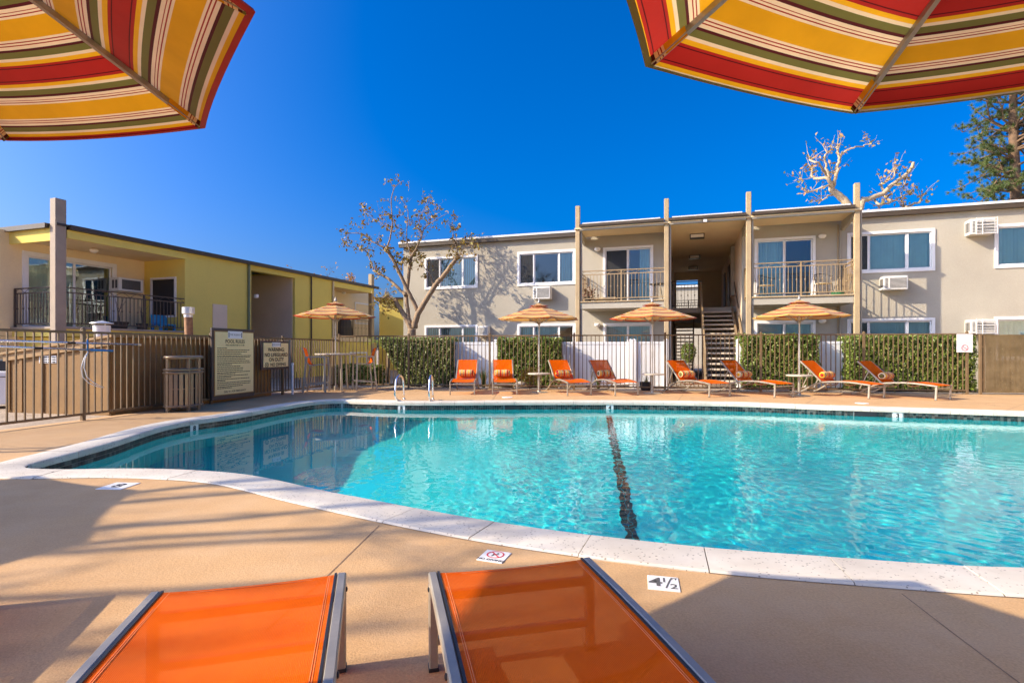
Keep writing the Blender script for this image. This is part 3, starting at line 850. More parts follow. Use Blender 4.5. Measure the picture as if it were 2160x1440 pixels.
def window(parent, x0, x1, z0, z1, lites, covers, frame=Matrix.Identity(4), name='window', trim=0.085):
    """white framed window or sliding door filling an opening; lites = relative widths; covers: b blind, s screen, d dark, c cream blind, o half open blind"""
    b = MB(); f = frame
    tr = trim
    b.box(x0-tr, x0, -0.035, 0.05, z0-tr, z1+tr, mat=f); b.box(x1, x1+tr, -0.035, 0.05, z0-tr, z1+tr, mat=f)
    b.box(x0, x1, -0.033, 0.05, z1, z1+tr, mat=f); b.box(x0, x1, -0.033, 0.05, z0-tr, z0, mat=f)
    wdw = b.build(name, M_FRAMEW, parent)
    tot = sum(lites); x = x0
    for k, l in enumerate(lites):
        xa, xb = x, x + (x1-x0)*l/tot; x = xb; s = 0.042; yo = 0.015 + 0.028*(k % 2)
        b = MB()
        b.box(xa, xa+s, yo, yo+0.035, z0, z1, mat=f); b.box(xb-s, xb, yo, yo+0.035, z0, z1, mat=f)
        b.box(xa+s, xb-s, yo+0.001, yo+0.034, z0, z0+s, mat=f); b.box(xa+s, xb-s, yo+0.001, yo+0.034, z1-s, z1, mat=f)
        b.build('sash', M_FRAMEW, wdw)
        b = MB(); b.box(xa+s, xb-s, yo+0.014, yo+0.020, z0+s, z1-s, mat=f); b.build('pane', M_GLASS, wdw)
        cv = covers[k]
        if cv == 's':
            b = MB(); b.box(xa+s, xb-s, yo-0.006, yo-0.003, z0+s, z1-s, mat=f)
            b.build('insect_screen', M_SCREENT, wdw)
        if cv in 'bcos':
            b = MB(); w_ = 0.089; n = max(1, int((xb-xa)/w_)+1); a = R(28)
            rngx = range(n) if cv != 'o' else range(n//2, n)
            for q in rngx:
                cx = xa + (q+0.5)*(xb-xa)/n; hx = w_*0.5*math.cos(a); hy = w_*0.5*math.sin(a) + random.uniform(-0.008, 0.008)
                pts = [(cx-hx, 0.13+hy, z0+0.01), (cx, 0.123, z0+0.01), (cx+hx, 0.13-hy, z0+0.01), (cx+hx, 0.13-hy, z1), (cx, 0.123, z1), (cx-hx, 0.13+hy, z1)]
                b.add([f @ Vector(p) for p in pts], [(0,1,4,5),(1,2,3,4)])
            bl = b.build('vertical_blind', M_BLINDC if cv == 'c' else M_BLIND, wdw); bl['kind'] = 'stuff'
    return wdw
M_SCREENT = None
def m_screen():
    m, nt, out = nodes_of('screen_mesh')
    tr = N(nt, 'ShaderNodeBsdfTransparent'); d = N(nt, 'ShaderNodeBsdfDiffuse'); d.inputs[0].default_value = (0.06,0.06,0.062,1)
    mx = N(nt, 'ShaderNodeMixShader'); mx.inputs[0].default_value = 0.55
    nt.links.new(tr.outputs[0], mx.inputs[1]); nt.links.new(d.outputs[0], mx.inputs[2]); nt.links.new(mx.outputs[0], out.inputs[0]); return m
M_SCREENT = m_screen()
def air_con(parent, x0, x1, z0, z1, out=0.36, frame=Matrix.Identity(4), cage=False):
    b = MB(); b.box(x0, x1, -out, 0.0, z0, z1, mat=frame)
    o = b.build('air_conditioner', M_AC, parent, bevel=0.012)
    b = MB(); w_ = x1-x0; g0, g1 = x0+w_*0.26, x1-0.06*w_
    b.box(x0+w_*0.08, g1, -out-0.004, -out, z0+0.05, z1-0.06, mat=frame); b.build('coil_grille', M_ACG, o)
    b = MB(); n = 9
    for k in range(n):
        z = z0+0.06+(z1-z0-0.13)*k/(n-1)
        b.box(x0+w_*0.08, g1, -out-0.010, -out-0.004, z-0.006, z+0.006, mat=frame)
    b.box(x0+w_*0.20, x0+w_*0.26, -out-0.013, -out-0.004, z0+0.03, z1-0.04, mat=frame)
    b.build('grille_slats', M_AC, o)
    b = MB()
    for k in range(3):
        y = -out*(0.78 - 0.26*k); b.box(x0-0.004, x0, y-0.035, y+0.035, z0+0.08, z1-0.08, mat=frame)
    b.build('side_louvre', M_ACG, o)
    if cage:
        b = MB()
        for k in range(6):
            z = z0+(z1-z0)*k/5; b.box(x0+w_*0.2, x1+0.03, -out-0.06, -out-0.045, z-0.008, z+0.008, mat=frame)
        for x in (x0+w_*0.2, x0+w_*0.45, x1+0.02):
            b.box(x-0.008, x+0.008, -out-0.062, -out-0.043, z0-0.02, z1+0.02, mat=frame)
        b.build('security_cage', M_AC, o)
    return o
BAL_ME = {}
def railing(parent, a, c, z, h, material, posts=(0.5,), spacing=0.115, arcs=True, frame=Matrix.Identity(4)):
    """metal balcony railing from a to c (local xy) standing on z"""
    a = Vector((a[0], a[1], z)); c = Vector((c[0], c[1], z)); L = (c-a).length; d = (c-a)/L
    up = Vector((0,0,1))
    b = MB()
    for hh, w_ in ((h, 0.04), (h-0.13, 0.028), (0.09, 0.03)):
        b.bar(frame @ (a+up*hh), frame @ (c+up*hh), w_, 0.03)
    for p in posts:
        q = a+d*(L*p); b.bar(frame @ q, frame @ (q+up*h), 0.045, 0.045)
    rl = b.build('railing', material, parent)
    n = max(2, int(L/spacing)); sp = L/n
    key = (round(h, 2), material.name)
    if key not in BAL_ME:
        m1 = MB(); m1.box(-0.008, 0.008, -0.008, 0.008, 0.10, h-0.14)
        BAL_ME[key] = m1.mesh('baluster', material)
        m2 = MB(); m2.box(-0.008, 0.008, -0.008, 0.008, 0.10, h-0.14); zc_ = h*0.48; m2.lathe([(0.008,-0.03),(0.021,-0.012),(0.021,0.012),(0.008,0.03)], 8, (0,0,zc_))
        BAL_ME[key+('k',)] = m2.mesh('baluster', material)
    for i in range(1, n):
        q = frame @ (a + d*(sp*i))
        link('baluster', BAL_ME[key+('k',)] if i % 2 else BAL_ME[key], rl, q)
    if arcs:
        span = 0.46; k = max(1, round(L/span)); span = L/k; b = MB()
        for i in range(k):
            s0 = a + d*(span*i)
            pts = [frame @ (s0 + d*(span*t) + up*(h-0.125+0.115*math.sin(math.pi*t))) for t in np.linspace(0, 1, 9)]
            b.tube(pts, 0.006, 5)
        o = b.build('scroll_arcs', material, rl); o['kind'] = 'stuff'
    return rl
def globe(parent, p, r=0.11):
    b = MB(); b.lathe([(0.02,-r*0.75),(r*0.6,-r*0.62),(r*0.95,-r*0.2),(r,0.0),(r*0.9,r*0.25),(r*0.7,r*0.4)], 18, p)
    return b.build('wall_lamp', M_LAMPW, parent, smooth='all')
# ------------------------------------------------------------------ two storey apartment block on the right
AB = math.atan(0.32); CA, SA = math.cos(AB), math.sin(AB)
QB = Vector((0, 21.0, 0))
def bu(px, y=0.0):
    t = (px-1080)/FPX
    return (t*(QB.y + y*CA) - y*SA)/(CA + t*SA)
def bz(px, py, y=0.0):
    u = bu(px, y); Y = QB.y - u*SA + y*CA
    return CAM_H + (HOR-py)/FPX*Y
bld = thing('apartment_building', 'beige two storey apartment block with white windows and balconies behind the pool fence', 'building', QB, -AB)
U0, U1 = bu(851), 21.0
PB = 1.4                                    # bay projection
p1, p2, p3, p4 = bu(1219,-PB), bu(1406,-PB), bu(1579,-PB), bu(1807,-PB)
bw0, bw1 = p2+0.05, p3-0.05                 # breezeway
ZF = 2.80; ZS = 5.34; ZR = 5.60; DEPTH = 11.0
WZ = [(3.70, 4.86), (0.90, 2.06)]
wins = [(bu(900), bu(1004), (0.27,0.46,0.27), ('sbb', 'bbb')), (bu(1096), bu(1210), (0.27,0.46,0.27), ('sdb', 'bbd')),
        (bu(1793), bu(1965), (0.24,0.47,0.29), ('sbb', 'dbb')), (bu(2104), bu(2104)+1.75, (0.5,0.5), ('bb', 'bs'))]
holesL, holesR = [], []
for x0, x1, l, cv in wins:
    for (z0, z1) in WZ:
        (holesL if x0 < bw0 else holesR).append((x0, x1, z0, z1))
d1 = (bu(1277), bu(1373)); d2 = (bu(1597), bu(1714))
for (x0, x1) in (d1,):
    holesL += [(x0, x1, ZF+0.06, 4.84), (x0, x1, 0.06, 2.04)]
for (x0, x1) in (d2,):
    holesR += [(x0, x1, ZF+0.06, 4.84), (x0, x1, 0.06, 2.04)]
wall('wall', bld, U0, bw0, -0.1, ZR-0.06, holesL, M_STUCCO)
wall('wall', bld, bw1, U1, -0.1, ZR-0.06, holesR, M_STUCCO)
def solid(name, x0, x1, y0, y1, z0, z1, m, parent=bld, bevel=0):
    b = MB(); b.box(x0, x1, y0, y1, z0, z1); return b.build(name, m, parent, bevel=bevel)
# side, rear and breezeway walls
solid('wall', U0, U0+0.2, 0.2, DEPTH, -0.1, ZR-0.06, M_STUCCO); solid('wall', U1-0.2, U1, 0.2, DEPTH, -0.1, ZR-0.06, M_STUCCO)
solid('wall', U0+0.2, bw0-0.2, DEPTH-0.2, DEPTH-0.001, -0.1, ZR-0.06, M_STUCCO); solid('wall', bw1+0.2, U1-0.2, DEPTH-0.2, DEPTH-0.001, -0.1, ZR-0.06, M_STUCCO)
solid('breezeway_wall', bw0-0.2, bw0, 0.2, DEPTH, -0.1, ZS-0.003, M_STUCCO_T)
solid('breezeway_wall', bw1, bw1+0.2, 0.2, DEPTH, -0.1, ZS-0.003, M_STUCCO_T)
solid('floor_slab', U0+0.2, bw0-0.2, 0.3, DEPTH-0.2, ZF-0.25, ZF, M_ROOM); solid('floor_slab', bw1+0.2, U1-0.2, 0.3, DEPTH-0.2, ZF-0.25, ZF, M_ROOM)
for x in (bu(1050), bu(1240), bu(1760), bu(2040)):
    solid('partition', x, x+0.1, 0.32, DEPTH-0.21, 0, ZR-0.1, M_STUCCO_T)
solid('partition', U0+0.2, bw0-0.2, 4.0, 4.1, 0, ZR-0.1, M_STUCCO_T); solid('partition', bw1+0.2, U1-0.2, 4.0, 4.1, 0, ZR-0.1, M_STUCCO_T)
# roof: slab with brown gutter fascia and white edge, bay roof in front
rf = solid('roof', U0-0.12, U1, -0.10, DEPTH+0.1, ZR-0.058, ZR+0.02, M_ROOFW)
for (x0, x1, y) in ((U0-0.14, p1-0.05, -0.16), (p4+0.08, U1, -0.16)):
    solid('gutter', x0, x1, y, -0.002, ZR-0.20, ZR-0.06, M_GUTTER, rf); solid('roof_edge', x0, x1, y-0.02, -0.101, ZR-0.055, ZR+0.018, M_ROOFW, rf)
solid('bay_soffit', p1-0.1, p4+0.1, -PB-0.12, -0.101, ZS, ZS+0.04, M_SOFFIT, rf)
solid('soffit', bw0-0.2, bw1+0.2, -0.1, DEPTH, ZS-0.002, ZS+0.03, M_SOFFIT, rf)
for (x0, x1) in ((p1+0.08, p2-0.08), (p2+0.08, p3-0.08), (p3+0.08, p4-0.08)):
    solid('fascia_beam', x0, x1, -PB-0.10, -PB+0.02, ZS-0.05, ZS+0.10, M_STUCCO, rf)
    solid('gutter', x0, x1, -PB-0.20, -PB-0.07, ZS+0.06, ZS+0.15, M_GUTTER, rf)
    solid('roof_edge', x0+0.1, x1-0.12, -PB-0.14, 0.5, ZS+0.155, ZS+0.20, M_ROOFW, rf)
for x in (p1, p2, p3, p4):
    b = MB(); xo = x + (0.0 if x < p4 else -0.02)
    b.add([(xo-0.045,-0.002,ZS-0.30),(xo+0.045,-0.002,ZS-0.30),(xo+0.045,-0.002,ZS-0.002),(xo-0.045,-0.002,ZS-0.002),
           (xo-0.045,-PB+0.08,ZS-0.16),(xo+0.045,-PB+0.08,ZS-0.16),(xo+0.045,-PB+0.08,ZS-0.002),(xo-0.045,-PB+0.08,ZS-0.002)],
          [(0,1,2,3),(7,6,5,4),(0,4,5,1),(1,5,6,2),(2,6,7,3),(3,7,4,0)])
    b.build('outrigger_beam', M_STUCCO, rf)
for x in (p1, p2, p3, p4):
    b = MB(); b.box(x-0.075, x+0.075, -PB-0.07, -PB+0.075, -0.02, 6.17); b.build('post', M_POST, bld, bevel=0.012)
    b = MB(); b.tube([(x+0.115, -PB+0.03, 0.0), (x+0.115, -PB+0.03, ZS+0.06)], 0.035, 10); b.build('downspout', M_STUCCO, bld, smooth=True)
# balconies
for k, (x0, x1) in enumerate(((p1, p2), (p3, p4))):
    bal = solid('balcony_slab', x0+0.08, x1-0.08, -PB-0.02, -0.003, ZF-0.23, ZF-0.02, M_STUCCO)
    solid('slab_nosing', x0+0.08, x1-0.08, -PB-0.06, -0.003, ZF-0.018, ZF+0.03, M_POST, bal, bevel=0.01)
    railing(bld, (x0+0.08, -PB+0.03), (x1-0.08, -PB+0.03), ZF+0.03, 1.05, M_RAIL)
    if k == 1:
        railing(bld, (x0+0.02, -PB+0.09), (x0+0.02, -0.03), ZF+0.03, 1.05, M_RAIL, posts=(0.98,))
        railing(bld, (x1-0.02, -PB+0.09), (x1-0.02, -0.03), ZF+0.03, 1.05, M_RAIL, posts=(0.98,))
    else:
        railing(bld, (x0+0.02, -PB+0.09), (x0+0.02, -0.03), ZF+0.03, 1.05, M_RAIL, posts=(0.98,))
        railing(bld, (x1-0.02, -PB+0.09), (x1-0.02, -0.03), ZF+0.03, 1.05, M_RAIL, posts=(0.98,))
# windows and doors
for x0, x1, l, cv in wins:
    for (z0, z1), c in zip(WZ, cv):
        window(bld, x0, x1, z0, z1, l, c)
for (x0, x1), c in ((d1, ('so', 'bb')), (d2, ('bd', 'bb'))):
    window(bld, x0, x1, ZF+0.06, 4.84, (0.5,0.5), c[0], name='sliding_door'); window(bld, x0, x1, 0.06, 2.04, (0.5,0.5), c[1], name='sliding_door')
# air conditioners
air_con(bld, bu(1129), bu(1165), bz(1147,632), bz(1147,606))
air_con(bld, bu(1011), bu(1034), bz(1020,708), bz(1020,688), 0.3)
air_con(bld, bu(1862,-0.3), bu(1914,-0.3), bz(1888,611,-0.3), bz(1888,582,-0.3))
air_con(bld, bu(2045,-0.3), bu(2098,-0.3), bz(2070,494,-0.3), bz(2070,462,-0.3), cage=True)
air_con(bld, bu(2045,-0.3), bu(2098,-0.3), bz(2070,703,-0.3), bz(2070,674,-0.3), cage=True)
# lamps and conduits
for (px, py) in ((1261, 526), (1261, 685), (1733, 499), (1733, 677)):
    globe(bld, (bu(px), -0.10, bz(px, py)), 0.12)
b = MB(); b.tube([(bu(1772), -0.03, 0), (bu(1772), -0.03, ZS-0.3)], 0.022, 8); b.build('conduit', M_STUCCO, bld, smooth=True)
b = MB(); b.tube([(bu(1767), -0.03, 0), (bu(1767), -0.03, ZS-0.1)], 0.015, 8); b.build('conduit', M_POST, bld, smooth=True)
# ceiling lamps in the breezeway
for (y, w_) in ((0.6, 0.5), (5.2, 0.45), (8.6, 0.45)):
    cx = (bw0+bw1)/2 - 0.25
    fr = solid('ceiling_lamp', cx-w_/2, cx+w_/2, y-0.14, y+0.14, ZS-0.16, ZS-0.004, M_BLACK, rf)
    solid('lamp_diffuser', cx-w_/2+0.03, cx+w_/2-0.03, y-0.15, y-0.141, ZS-0.14, ZS-0.03, M_LAMPW, fr)
fl_ = solid('flood_lamp', bu(1487,-PB)-0.07, bu(1487,-PB)+0.07, -PB-0.20, -PB-0.11, ZS-0.08, ZS+0.03, M_DKRAIL, rf)
solid('lamp_lens', bu(1487,-PB)-0.055, bu(1487,-PB)+0.055, -PB-0.206, -PB-0.201, ZS-0.065, ZS+0.015, M_LAMPW, fl_)
# second floor landing behind the stairs
lz = solid('landing_slab', bw0, bw1, 2.35, DEPTH+0.3, ZF-0.2, ZF, M_STUCCO)
sx0, sx1 = bu(1528,-1.9)-0.53, bu(1528,-1.9)+0.53
railing(bld, (bw0+0.02, 2.40), (sx0-0.02, 2.40), ZF, 1.05, M_DKRAIL, posts=(0.0,1.0), arcs=False)
railing(bld, (bw0+0.05, DEPTH), (bw1-0.05, DEPTH), ZF, 1.05, M_DKRAIL, posts=(0.3,0.7), arcs=False)
# doors along the breezeway wall
for y in (5.0, 7.6):
    for z in (ZF, 0.0):
        solid('apartment_door', bw1-0.04, bw1-0.003, y, y+0.95, z+0.02, z+2.05, M_DKRAIL)
wall('breezeway_end_wall', bld, bw0+0.002, bw1-0.002, -0.1, ZS-0.004, [(bw0+0.12, bu(1472, DEPTH-0.3), ZF+0.02, bz(1440, 591, DEPTH-0.3)), (bw0+0.12, bu(1480, DEPTH), 0.0, ZF-0.5)], M_STUCCO_C, frame=Matrix.Translation((0, DEPTH-0.30, 0)))
solid('drain_box', bw1-0.14, bw1-0.002, 2.9, 3.15, ZF+0.5, ZS-0.1, M_STUCCO)
# staircase
NT = 15; y_b, y_t = -1.95, 2.35; RUN = (y_t-y_b)/NT; RISE = ZF/(NT+1)
b = MB()
for x in (sx0-0.03, sx1+0.03):
    b.bar((x, y_b-0.1, RISE*0.6), (x, y_t, ZF-0.12), 0.06, 0.26)
st = b.build('staircase', M_STRING, bld)
tm = MB(); tm.box(0, sx1-sx0, 0, 0.29, -0.06, 0.0); tme = tm.mesh('tread', M_STEP, bevel=0.012)
for i in range(NT):
    link('tread', tme, st, (sx0, y_b + RUN*i, RISE*(i+1)))
up = Vector((0,0,1))
for x in (sx0-0.05,):
    a = Vector((x, y_b, RISE)); c = Vector((x, y_t, ZF))
    b = MB(); b.bar(a+up*0.95, c+up*0.95, 0.05, 0.05); b.bar(a+up*0.12, c+up*0.12, 0.03, 0.04); b.bar(a-up*RISE, a+up*0.97, 0.06, 0.06, up=(0,1,0)); b.bar(c, c+up*1.0, 0.06, 0.06, up=(0,1,0))
    hr = b.build('stair_railing', M_RAIL, st)
    bm_ = MB(); bm_.box(-0.008, 0.008, -0.008, 0.008, 0.12, 0.95); bme = bm_.mesh('baluster', M_RAIL)
    for i in range(36):
        link('baluster', bme, st, a.lerp(c, (i+0.5)/36))
a = Vector((bw1-0.06, y_b+0.3, RISE)); c = Vector((bw1-0.06, y_t, ZF))
b = MB(); b.tube([a+up*0.62+Vector((0,-0.1,0)), a+up*0.92, c+up*0.95], 0.022, 8); b.build('handrail', M_DKRAIL, st, smooth=True)
a = Vector((sx1+0.05, y_b, RISE)); c = Vector((sx1+0.05, y_b+1.9, RISE+1.9/RUN*RISE))
b = MB(); b.bar(a+up*0.95, c+up*0.95, 0.045, 0.04); b.bar(a+up*0.5, c+up*0.5, 0.03, 0.03); b.bar(a-up*RISE, a+up*0.97, 0.05, 0.05, up=(0,1,0)); b.build('stair_railing', M_RAIL, st)
# far staircase at the rear of the breezeway
b = MB(); xr0, xr1 = bw0+0.05, bw0+0.95
for x in (xr0, xr1):
    b.bar((x, DEPTH-0.6, 0.1), (x, DEPTH-4.6, ZF-0.12), 0.06, 0.26)
st2 = b.build('staircase', M_STRING, bld)
tm = MB(); tm.box(0, xr1-xr0-0.06, 0, 0.29, -0.06, 0.0); tme = tm.mesh('tread', M_STEP)
for i in range(NT): link('tread', tme, st2, (xr0+0.03, DEPTH-0.9-0.26*i, RISE*(i+1)))
# building beyond the breezeway
far = thing('apartment_building', 'pale distant apartment block glimpsed through the breezeway above the landing', 'building', QB, -AB)
solid('wall', bw0-6, bw1+9, 24, 30, -0.1, 6.0, M_STUCCO, far); solid('roof', bw0-6.2, bw1+9.2, 23.8, 30.2, 6.001, 6.2, M_ROOFW, far)

# unseen wing added right of the frame to bounce sunlight onto the olive wall
east = thing('apartment_building', 'unseen beige wing added right of the frame to bounce sunlight', 'building', (22.5, 12.0, 0), R(-18))
wall('wall', east, -24.0, 6.0, -0.1, 5.6, [(x, x+2.2, z, z+1.2) for x in (-21, -15, -9, -3, 2.5) for z in (0.9, 3.7)], M_STUCCO_C, frame=Matrix(((0,1,0,0),(-1,0,0,0),(0,0,1,0),(0,0,0,1))) @ Matrix.Diagonal((-1,1,1,1)))
for x in (-21, -15, -9, -3, 2.5):
    for z in (0.9, 3.7): window(east, x, x+2.2, z, z+1.2, (0.3,0.4,0.3), 'bbb', frame=Matrix(((0,1,0,0),(-1,0,0,0),(0,0,1,0),(0,0,0,1))) @ Matrix.Diagonal((-1,1,1,1)))
b = MB(); b.box(-0.3, 9.0, -6.2, 24.2, 5.602, 5.7); b.build('roof', M_ROOFW, east)
b = MB(); b.box(8.6, 8.8, -6.0, 24.0, -0.1, 5.6); b.build('rear_wall', M_STUCCO, east)
# ------------------------------------------------------------------ olive yellow block on the left
AL = R(18.4)                                  # long side runs away from the camera
OA = Vector((-11.8, 13.97, 0))
# local x runs along the long side (away), local y into the building
olive = thing('apartment_building', 'olive yellow two storey block with corner balcony and corridor on the left', 'building', OA, math.pi/2 - AL)
DL = Vector((math.sin(AL), math.cos(AL))); NL = Vector((-math.cos(AL), math.sin(AL)))
def ls(px, w=0.0):
    """distance along the long side where a pixel column meets the plane w inside the front"""
    t = (px-1080)/FPX
    ax, ay = OA.x + NL.x*w, OA.y + NL.y*w
    return (t*ay - ax)/(DL.x - t*DL.y)
def lz_(px, py, w=0.0):
    s = ls(px, w); Y = OA.y + NL.y*w + DL.y*s
    return CAM_H + (HOR-py)/FPX*Y
ZB = 1.72; ZT = 4.42; ZC = 4.10                # balcony floor, roof top, soffit
W_ = 1.8
s_r = ls(390); s_c0, s_c1 = ls(530), ls(622); s_b0, s_b1 = ls(703), ls(785)
def lsolid(name, x0, x1, y0, y1, z0, z1, m, parent=olive, bevel=0):
    b = MB(); b.box(x0, x1, y0, y1, z0, z1); return b.build(name, m, parent, bevel=bevel)
Z0 = -0.6
# front walls, flush with the roof edge
lsolid('wall', s_r, s_c0, 0, 6.0, Z0, ZT-0.06, M_STUCCO_G)
# lower storey front under the corner balcony
lsolid('wall', 0.12, s_r-0.002, 0.05, 6.0, Z0, ZB-0.24, M_STUCCO_G)
lsolid('wall', s_c1, s_b0, 0, 6.0, Z0, ZT-0.06, M_STUCCO_G)
lsolid('corridor_wall', s_c1-0.03, s_c1-0.001, 0.12, 5.9, Z0, ZC+0.2, M_STUCCO_T)
lsolid('corridor_rear_wall', s_c0+0.002, s_c1-0.032, 5.6, 6.0, Z0, ZC+0.2, M_STUCCO_T)
lsolid('fascia', s_c0+0.002, s_c1-0.002, 0, 0.25, lz_(575,578), ZT-0.06, M_STUCCO_G)
# corner balcony recess: cream rear wall with its door, olive return wall with a window
fr = Matrix.Translation((0, W_, 0))
dz0, dz1 = ZB+0.07, ZB+2.02
dx0, dx1 = ls(58, W_), ls(236, W_)
wall('balcony_wall', olive, -0.9, s_r-0.002, ZB-0.2, ZT-0.07, [(dx0, dx1, dz0, dz1)], M_STUCCO_C, frame=fr)
window(olive, dx0, dx1, dz0, dz1, (0.53, 0.47), 'cd', frame=fr, name='sliding_door', trim=0.13)
lsolid('room_dark_sheet', -0.8, s_r-0.01, W_+1.6, W_+1.7, ZB-0.2, ZT-0.1, M_ROOM)  # near-black sheet stands for the unlit room behind the door
lsolid('wall', -0.9, -0.75, W_+0.201, 6.0, ZB-0.2, ZT-0.07, M_STUCCO_C)
lsolid('wall', -0.9, 0.118, W_+0.002, 6.0, Z0, ZB-0.21, M_STUCCO_C)
# window in the return wall (faces the camera): frame mapped so that its x runs into the building
fx = Matrix.Translation((s_r, 0, 0)) @ Matrix(((0,-1,0,0),(-1,0,0,0),(0,0,1,0),(0,0,0,1)))
fx = Matrix.Translation((s_r-0.012, 0, 0)) @ Matrix(((0,1,0,0),(-1,0,0,0),(0,0,1,0),(0,0,0,1)))
window(olive, -1.42, -0.42, ZB+0.55, ZB+1.75, (0.5,0.5), 'ds', frame=fx, trim=0.06)
lsolid('window_dark_plate', s_r-0.010, s_r-0.004, 0.43, 1.41, ZB+0.56, ZB+1.74, M_ROOM)  # flat near-black plate, the shade behind the panes put into its colour
b = MB(); b.box(s_r-1.15, s_r-0.35, W_-0.42, W_-0.002, ZB+1.28, ZB+1.70)
ac = b.build('air_conditioner', M_AC, olive, bevel=0.012)
lsolid('coil_grille', s_r-1.05, s_r-0.45, W_-0.428, W_-0.421, ZB+1.34, ZB+1.64, M_ACG, ac)
for q in (0.30, 0.16): lsolid('side_louvre', s_r-1.156, s_r-1.151, W_-q-0.06, W_-q+0.03, ZB+1.36, ZB+1.62, M_ACG, ac)
# balcony floor, railing, post
bs = lsolid('balcony_slab', -0.05, s_r-0.002, -0.02, W_-0.002, ZB-0.22, ZB-0.03, M_STUCCO_G)
lsolid('slab_nosing', -0.10, s_r-0.002, -0.07, W_-0.002, ZB-0.028, ZB+0.03, M_POSTDK, bs)
railing(olive, (0.10, 0.02), (s_r-0.01, 0.02), ZB+0.03, 1.04, M_DKRAIL, posts=(0.62,))
railing(olive, (0.0, 0.15), (0.0, W_-0.02), ZB+0.03, 1.04, M_DKRAIL, posts=(0.99,))
b = MB(); b.box(-0.13, 0.13, -0.06, 0.16, Z0, 5.07); b.build('post', M_POSTDK, olive, bevel=0.01)
# roof with brown gutter and olive fascia
rfl = lsolid('roof', -0.12, s_b1+0.45, -0.08, 6.4, ZT-0.055, ZT+0.01, M_GUTTER)
lsolid('gutter', 0.16, s_b1+0.4, -0.17, -0.082, ZT-0.12, ZT+0.005, M_GUTTER, rfl)
lsolid('gutter', -0.22, -0.122, 0.20, 6.4, ZT-0.12, ZT+0.005, M_GUTTER, rfl)
lsolid('soffit', -0.10, s_r-0.003, 0.0, W_-0.003, ZC, ZC+0.02, M_SOFFIT, rfl)
lsolid('fascia', 0.14, s_r-0.003, -0.07, -0.005, ZC-0.02, ZT-0.125, M_STUCCO_G, rfl)
lsolid('fascia', -0.115, -0.05, 0.17, W_+0.3, ZC-0.12, ZT-0.06, M_STUCCO_G, rfl)
globe(olive, (ls(198, 0.9), 0.9, ZC-0.06), 0.11)
# far balcony
lsolid('balcony_wall', s_b0+0.001, s_b1+2.2, 1.5, 1.7, ZB, ZT-0.06, M_STUCCO_C)
lsolid('wall', s_b0+0.001, s_b1+0.4, 0.0, 1.498, Z0, ZB-0.2, M_STUCCO_G)
lsolid('wall', s_b0+0.001, s_b1+2.2, 1.702, 6.0, Z0, ZT-0.06, M_STUCCO_G)
lsolid('balcony_slab', s_b0+0.001, s_b1+0.15, -0.03, 1.498, ZB-0.18, ZB, M_STUCCO_C)
lsolid('soffit', s_b0+0.001, s_b1+0.2, 0.0, 1.498, ZC, ZC+0.02, M_SOFFIT, rfl)
lsolid('fascia', s_b0-0.02, s_b1, -0.07, -0.005, ZC-0.06, ZT-0.125, M_STUCCO_G, rfl)
railing(olive, (s_b0+0.03, 0.02), (s_b1-0.1, 0.02), ZB, 1.04, M_DKRAIL, posts=(0.5,), arcs=False)
window(olive, ls(750,1.5), ls(783,1.5), ZB+0.9, ZB+1.9, (0.5,0.5), 'sb', frame=Matrix.Translation((0,1.5,0)))
b = MB(); b.box(s_b1-0.12, s_b1+0.12, -0.05, 0.15, Z0, ZT+0.62); b.build('post', M_POST, olive, bevel=0.01)
globe(olive, (ls(725,1.0), 1.0, ZC-0.08), 0.11)
window(olive, ls(738), ls(772), -0.1, 0.95, (0.5,0.5), 'bb')
# downspouts, floodlight
for px, m_, r_ in ((523, mat('green_downspout', (0.17,0.20,0.10), 0.5), 0.05), (655, M_GUTTER, 0.03), (701, M_STUCCO_C, 0.045)):
    s = ls(px); b = MB(); b.tube([(s, -0.05, Z0), (s, -0.05, ZT-0.12)], r_, 10); b.build('downspout', m_, olive, smooth=True)
fl_ = lsolid('flood_lamp', ls(537)-0.05, ls(537)+0.05, -0.14, -0.02, lz_(537,628), lz_(537,621), M_FRAMEW)
# small meter panel low on the wall and painted patch
lsolid('utility_panel', ls(448), ls(478), -0.03, -0.002, 1.3, lz_(460,642), M_STUCCO_T)
# lower wing beyond
wing = thing('apartment_building', 'low yellow green rear wing half hidden behind the bare tree', 'building', (0,0,0), 0)
a = at(800, 640, 31.0); c = at(862, 640, 30.5)
b = MB(); b.box(a.x, c.x+1.5, 31, 36, -0.5, 4.05); b.build('wall', M_STUCCO_G, wing)
b = MB(); b.box(a.x-0.2, c.x+1.6, 30.85, 36.2, 4.051, 4.16); b.build('roof', M_GUTTER, wing)
